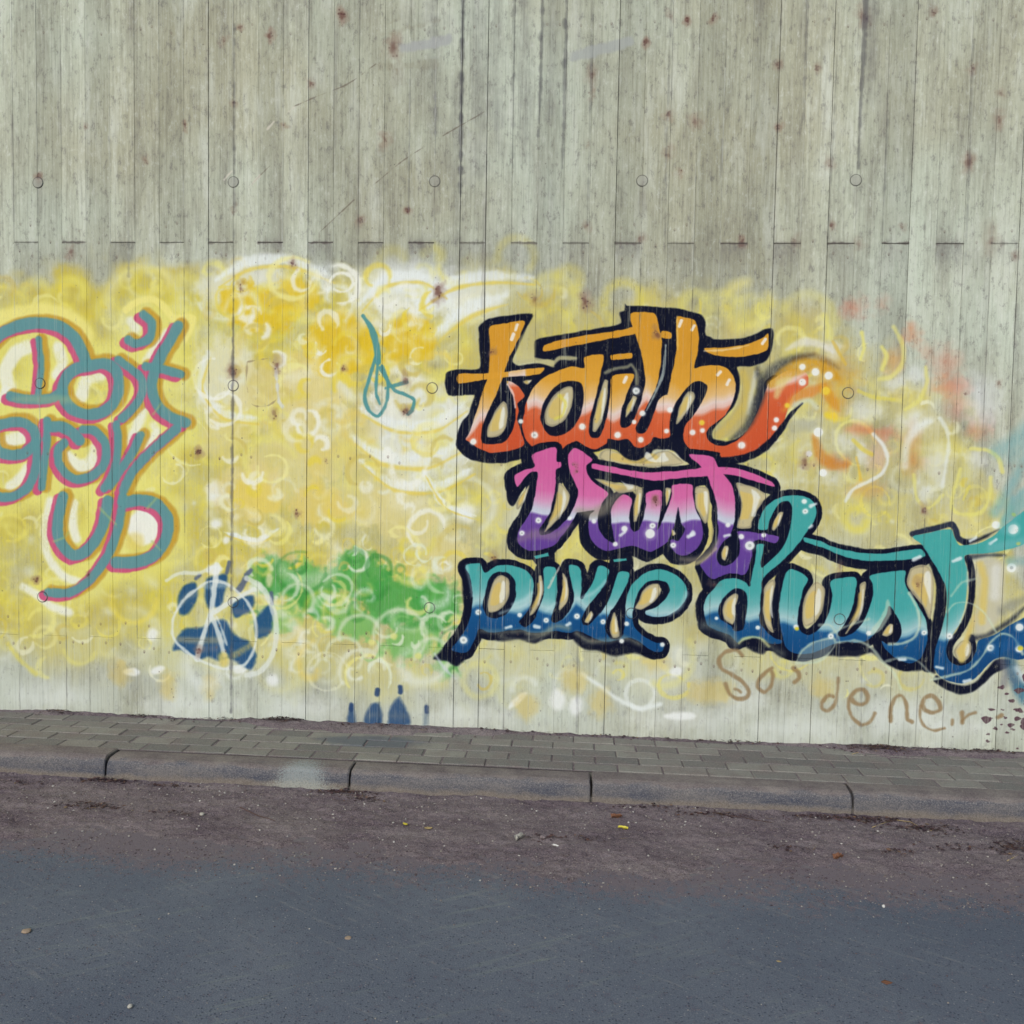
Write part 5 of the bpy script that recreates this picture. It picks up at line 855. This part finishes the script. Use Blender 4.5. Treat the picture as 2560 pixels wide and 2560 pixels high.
put_thing('paper_scrap', scrap_mesh(18), M_WHITE, 1388, 2114, 'verge', .026, 'thin white paper scrap in the dirt below the dark clod', 'scrap', rz=-.5)
put_thing('stone', pebble_mesh(4), M_STONE, 505, 2034, 'verge', .0105, 'largest pale stone in the dirt near the bent dark twig', 'stone', sink=.003, flat=.7)
put_thing('stone', pebble_mesh(5), M_STONE2, 752, 1811, 'pavement', .017, 'flat tan stone chip at the wall foot by the small paw print', 'stone', sink=.001, flat=.45)
put_thing('stone', pebble_mesh(6), M_STONE2, 640, 1806, 'pavement', .008, 'small tan stone by the litter at the wall foot', 'stone', sink=.001, flat=.7)
put_thing('stone', pebble_mesh(7), M_STONE2, 66, 2330, 'road', .015, 'larger flat tan stone on the asphalt far from the verge', 'stone', sink=.002, flat=.35)
put_thing('stone', pebble_mesh(8), M_STONE, 325, 2520, 'road', .0075, 'rounded pale grey stone on the asphalt close to the viewer', 'stone', sink=.001, flat=.8)
put_thing('stone', pebble_mesh(9), M_WHITE, 2209, 2269, 'road', .0055, 'small white stone on the asphalt just off the dirt', 'stone', sink=.001)
put_thing('leaf', leaf_mesh(.15), M_BRN, 2217, 2457, 'road', .034, 'flat reddish brown leaf lying on the asphalt', 'leaf', rz=.0)
put_thing('leaf', leaf_mesh(.2), M_TAN, 1947, 2404, 'road', .016, 'tiny tan leaf on the asphalt near the reddish brown leaf', 'leaf', rz=-.3)
put_thing('stone', pebble_mesh(11), M_STONE2, 870, 2345, 'road', .011, 'smaller flat tan stone pressed into the asphalt', 'stone', sink=.003, flat=.3)
def twig(pts, r, label, where='verge', group=None):
    P3 = [Vector(surf(x, y, where))+Vector((0, 0, r*.9)) for x, y in pts]; v, f = [], []; n = 6
    for i, p in enumerate(P3):
        t = (P3[min(i+1, len(P3)-1)]-P3[max(i-1, 0)]).normalized(); a = t.cross(Vector((0, 0, 1))).normalized(); b = a.cross(t); rr = r*(1-.5*i/(len(P3)-1))
        v += [p+rr*(math.cos(2*math.pi*k/n)*a+math.sin(2*math.pi*k/n)*b)-P3[0] for k in range(n)]
    for i in range(len(P3)-1): f += [(i*n+k, i*n+(k+1) % n, (i+1)*n+(k+1) % n, (i+1)*n+k) for k in range(n)]
    f += [tuple(range(n))[::-1], tuple(range((len(P3)-1)*n, len(P3)*n))]
    o = link('twig', mesh('twig', v, f, True), M_TWIG if r > .0018 else M_TAN, None, P3[0]); tag(o, label, 'twig'); return o
twig([(600, 2018), (620, 2026), (645, 2037), (668, 2046), (688, 2053)], .0026, 'bent dark twig lying on the dirt below the white splash')
twig([(2235, 2053), (2275, 2058), (2300, 2066), (2330, 2080)], .0016, 'long pale dry stalk in the litter by the kerb')
twig([(2180, 2070), (2205, 2058), (2230, 2054)], .0014, 'short pale dry stalk just before the long one by the kerb')
twig([(1790, 2040), (1850, 2046), (1930, 2058)], .0024, 'straight dark twig lying along the foot of the kerb')
twig([(2518, 2152), (2535, 2140), (2545, 2136)], .0015, 'short pale stalk in the leaf litter away from the kerb')
twig([(2130, 1886), (2150, 1880), (2172, 1876)], .0013, 'thin pale stalk in the litter at the wall foot below the scrawl', 'pavement')
# gravel and litter nobody could count
def scatter(name, label, mat, items, proto):
    """items: (x, y, z, sx, sy, sz, rz, tint); joined copies of one small shape"""
    pv, pf = proto; V, Fc, Tn = [], [], []; nv = len(pv); pv = np.array(pv)
    for i, (x, y, z, sx, sy, sz, rz, rx, tint) in enumerate(items):
        q = pv*np.array([sx, sy, sz]); c, s = math.cos(rx), math.sin(rx); q = np.stack([q[:, 0], c*q[:, 1]-s*q[:, 2], s*q[:, 1]+c*q[:, 2]], 1); c, s = math.cos(rz), math.sin(rz)
        V.append(np.stack([c*q[:, 0]-s*q[:, 1]+x, s*q[:, 0]+c*q[:, 1]+y, q[:, 2]+z], 1)); Fc += [tuple(k+i*nv for k in fc) for fc in pf]; Tn += [tint]*nv
    me = mesh(name, np.concatenate(V), Fc); at = me.attributes.new('tint', 'FLOAT', 'POINT'); at.data.foreach_set('value', np.array(Tn, np.float32))
    return tag(link(name, me, mat), label, None, kind='stuff')
def ico():
    bm = bmesh.new(); bmesh.ops.create_icosphere(bm, subdivisions=1, radius=1); bm.verts.ensure_lookup_table()
    v = [tuple(q.co*(1+.3*mnoise.noise(q.co*1.3+Vector((4, 2, 1))))) for q in bm.verts]; f = [tuple(q.index for q in fc.verts) for fc in bm.faces]; bm.free(); return v, f
M_GRAV = m_var('gravel', [(70, 60, 66), (104, 92, 92), (132, 122, 116), (170, 166, 156), (206, 204, 196)])
M_LIT = m_var('leaf_litter', [(52, 38, 44), (70, 50, 54), (92, 68, 64), (124, 96, 78), (172, 150, 110)])
rg = np.random.default_rng(3); it = []
_zx, _zy = np.arange(-4., 4., .02), np.arange(-1.95, -.6, .02); _ZG = verge_h(*np.meshgrid(_zx, _zy))
def zof2(x, y): return _ZG[int(np.clip((y+1.95)/.02, 0, len(_zy)-1)), int(np.clip((x+4)/.02, 0, len(_zx)-1))]
def zof(x, y): return float(verge_h(np.array([[x]]), np.array([[y]]))[0, 0])
xs = rg.uniform(-3.6, 3.2, 17000); ys = -.69-np.abs(rg.normal(0, .36, 17000)); ys = np.where(ys < -1.9, rg.uniform(-1.4, -.75, 17000), ys); zz = np.maximum(verge_h(xs[None], ys[None])[0], ROAD_Z+SLOPE*xs)
for x, y, z in zip(xs, ys, zz):
    s = rg.choice([.0014, .002, .003, .0046], p=[.5, .33, .14, .03]); it.append((x, y, z+s*.25, s*rg.uniform(.8, 1.5), s, s*rg.uniform(.5, .9), rg.uniform(0, 6.3), 0, min(1, rg.beta(1.6, 2.6)+(.3 if s > .004 else 0))))
for q in range(1500):
    x, y = rg.uniform(-2.6, 2.4), rg.uniform(-2.75, -1.4); s = rg.choice([.0012, .0018, .003], p=[.6, .34, .06]); it.append((x, y, ROAD_Z+SLOPE*x+s*.3, s*1.3, s, s*.7, rg.uniform(0, 6.3), 0, rg.beta(1.6, 1.8)))
for q in range(420):
    x = rg.uniform(-3.4, 3); y = -.01-abs(rg.normal(0, .05)); s = rg.choice([.0016, .003, .005], p=[.6, .3, .1]); it.append((x, y, SLOPE*x+s*.3+.002, s*1.3, s, s*.7, rg.uniform(0, 6.3), 0, rg.beta(1.4, 2.4)))
for q in range(9000):
    x = rg.uniform(-3.2, 2.9); y = -1.36+.10*mnoise.noise((x*.8, 0, 3))+rg.normal(0, .09); s = rg.choice([.0013, .0019, .0028, .0042], p=[.5, .33, .14, .03]); z = max(zof2(x, y), ROAD_Z+SLOPE*x); it.append((x, y, z+s*.2, s*1.4, s, s*.7, rg.uniform(0, 6.3), 0, rg.beta(1.3, 3.2)))
scatter('gravel', 'fine gravel scattered over dirt and road', M_GRAV, it, ico())
it = []
def heap(px, py, where, n, sx, sy, hgt=.012):
    x0, y0, z0 = surf(px, py, where)
    for q in range(n):
        dx, dy = rg.normal(0, sx), rg.normal(0, sy); x, y = x0+dx, y0+dy
        if where == 'pavement' and y > -.006: y = -.006-abs(rg.normal(0, .01))
        if where != 'pavement' and y > -.70: y = -.70-abs(rg.normal(0, .012))
        zb = max(SLOPE*x+.001, float(foot_h(np.array([[x]]), np.array([[y]]))[0, 0])) if where == 'pavement' else max(zof(x, y), ROAD_Z+SLOPE*x)
        k = math.exp(-(dx/sx)**2*.5-(dy/sy)**2*.5); stick = rg.random() < .45
        L = rg.uniform(.02, .075) if stick else rg.uniform(.008, .024); it.append((x, y, zb+.002+rg.random()*hgt*k, L*.5, (.0012 if stick else L*.3), (.0012 if stick else .0016), rg.uniform(0, 6.3), rg.uniform(-.5, .5), rg.beta(1.1, 2.2 if not stick else 1.6)))
for a in [(700, 1806, 'pavement', 150, .055, .02, .016), (150, 1783, 'pavement', 50, .05, .014), (360, 1791, 'pavement', 40, .04, .012), (1300, 1832, 'pavement', 40, .15, .012), (1560, 1842, 'pavement', 40, .2, .012), (1850, 1856, 'pavement', 50, .15, .014), (560, 1800, 'pavement', 40, .1, .012), (430, 1800, 'pavement', 16, .03, .012), (950, 1822, 'pavement', 60, .14, .02), (2190, 1877, 'pavement', 230, .09, .025, .016), (2360, 1880, 'pavement', 60, .12, .02), (2480, 1884, 'pavement', 60, .08, .02), (265, 1955, 'verge', 130, .07, .014, .012), (225, 2012, 'verge', 120, .07, .022), (420, 1967, 'verge', 36, .05, .01), (860, 1984, 'verge', 110, .07, .014), (905, 2000, 'verge', 60, .05, .015), (1780, 2040, 'verge', 90, .10, .012), (2080, 2050, 'verge', 120, .10, .014), (2190, 2052, 'verge', 120, .08, .02, .014), (2320, 2075, 'verge', 150, .08, .022, .014), (2540, 2120, 'verge', 170, .06, .05, .016), (1360, 2094, 'verge', 30, .05, .014), (1460, 2096, 'verge', 24, .05, .012), (2250, 2130, 'verge', 30, .05, .015), (2400, 2120, 'verge', 40, .08, .02), (1960, 2120, 'verge', 24, .05, .014), (60, 1960, 'verge', 26, .06, .012), (430, 2030, 'verge', 18, .05, .015), (1620, 2020, 'verge', 40, .1, .012)]: heap(*a)
scatter('leaf_litter', 'dark leaf and stalk litter gathered along kerb and wall foot', M_LIT, it, ([(-1, 0, 0), (0, -1, .25), (1, 0, 0), (0, 1, .25), (0, 0, -.4)], [(0, 1, 2, 3), (1, 0, 4), (2, 1, 4), (3, 2, 4), (0, 3, 4)]))
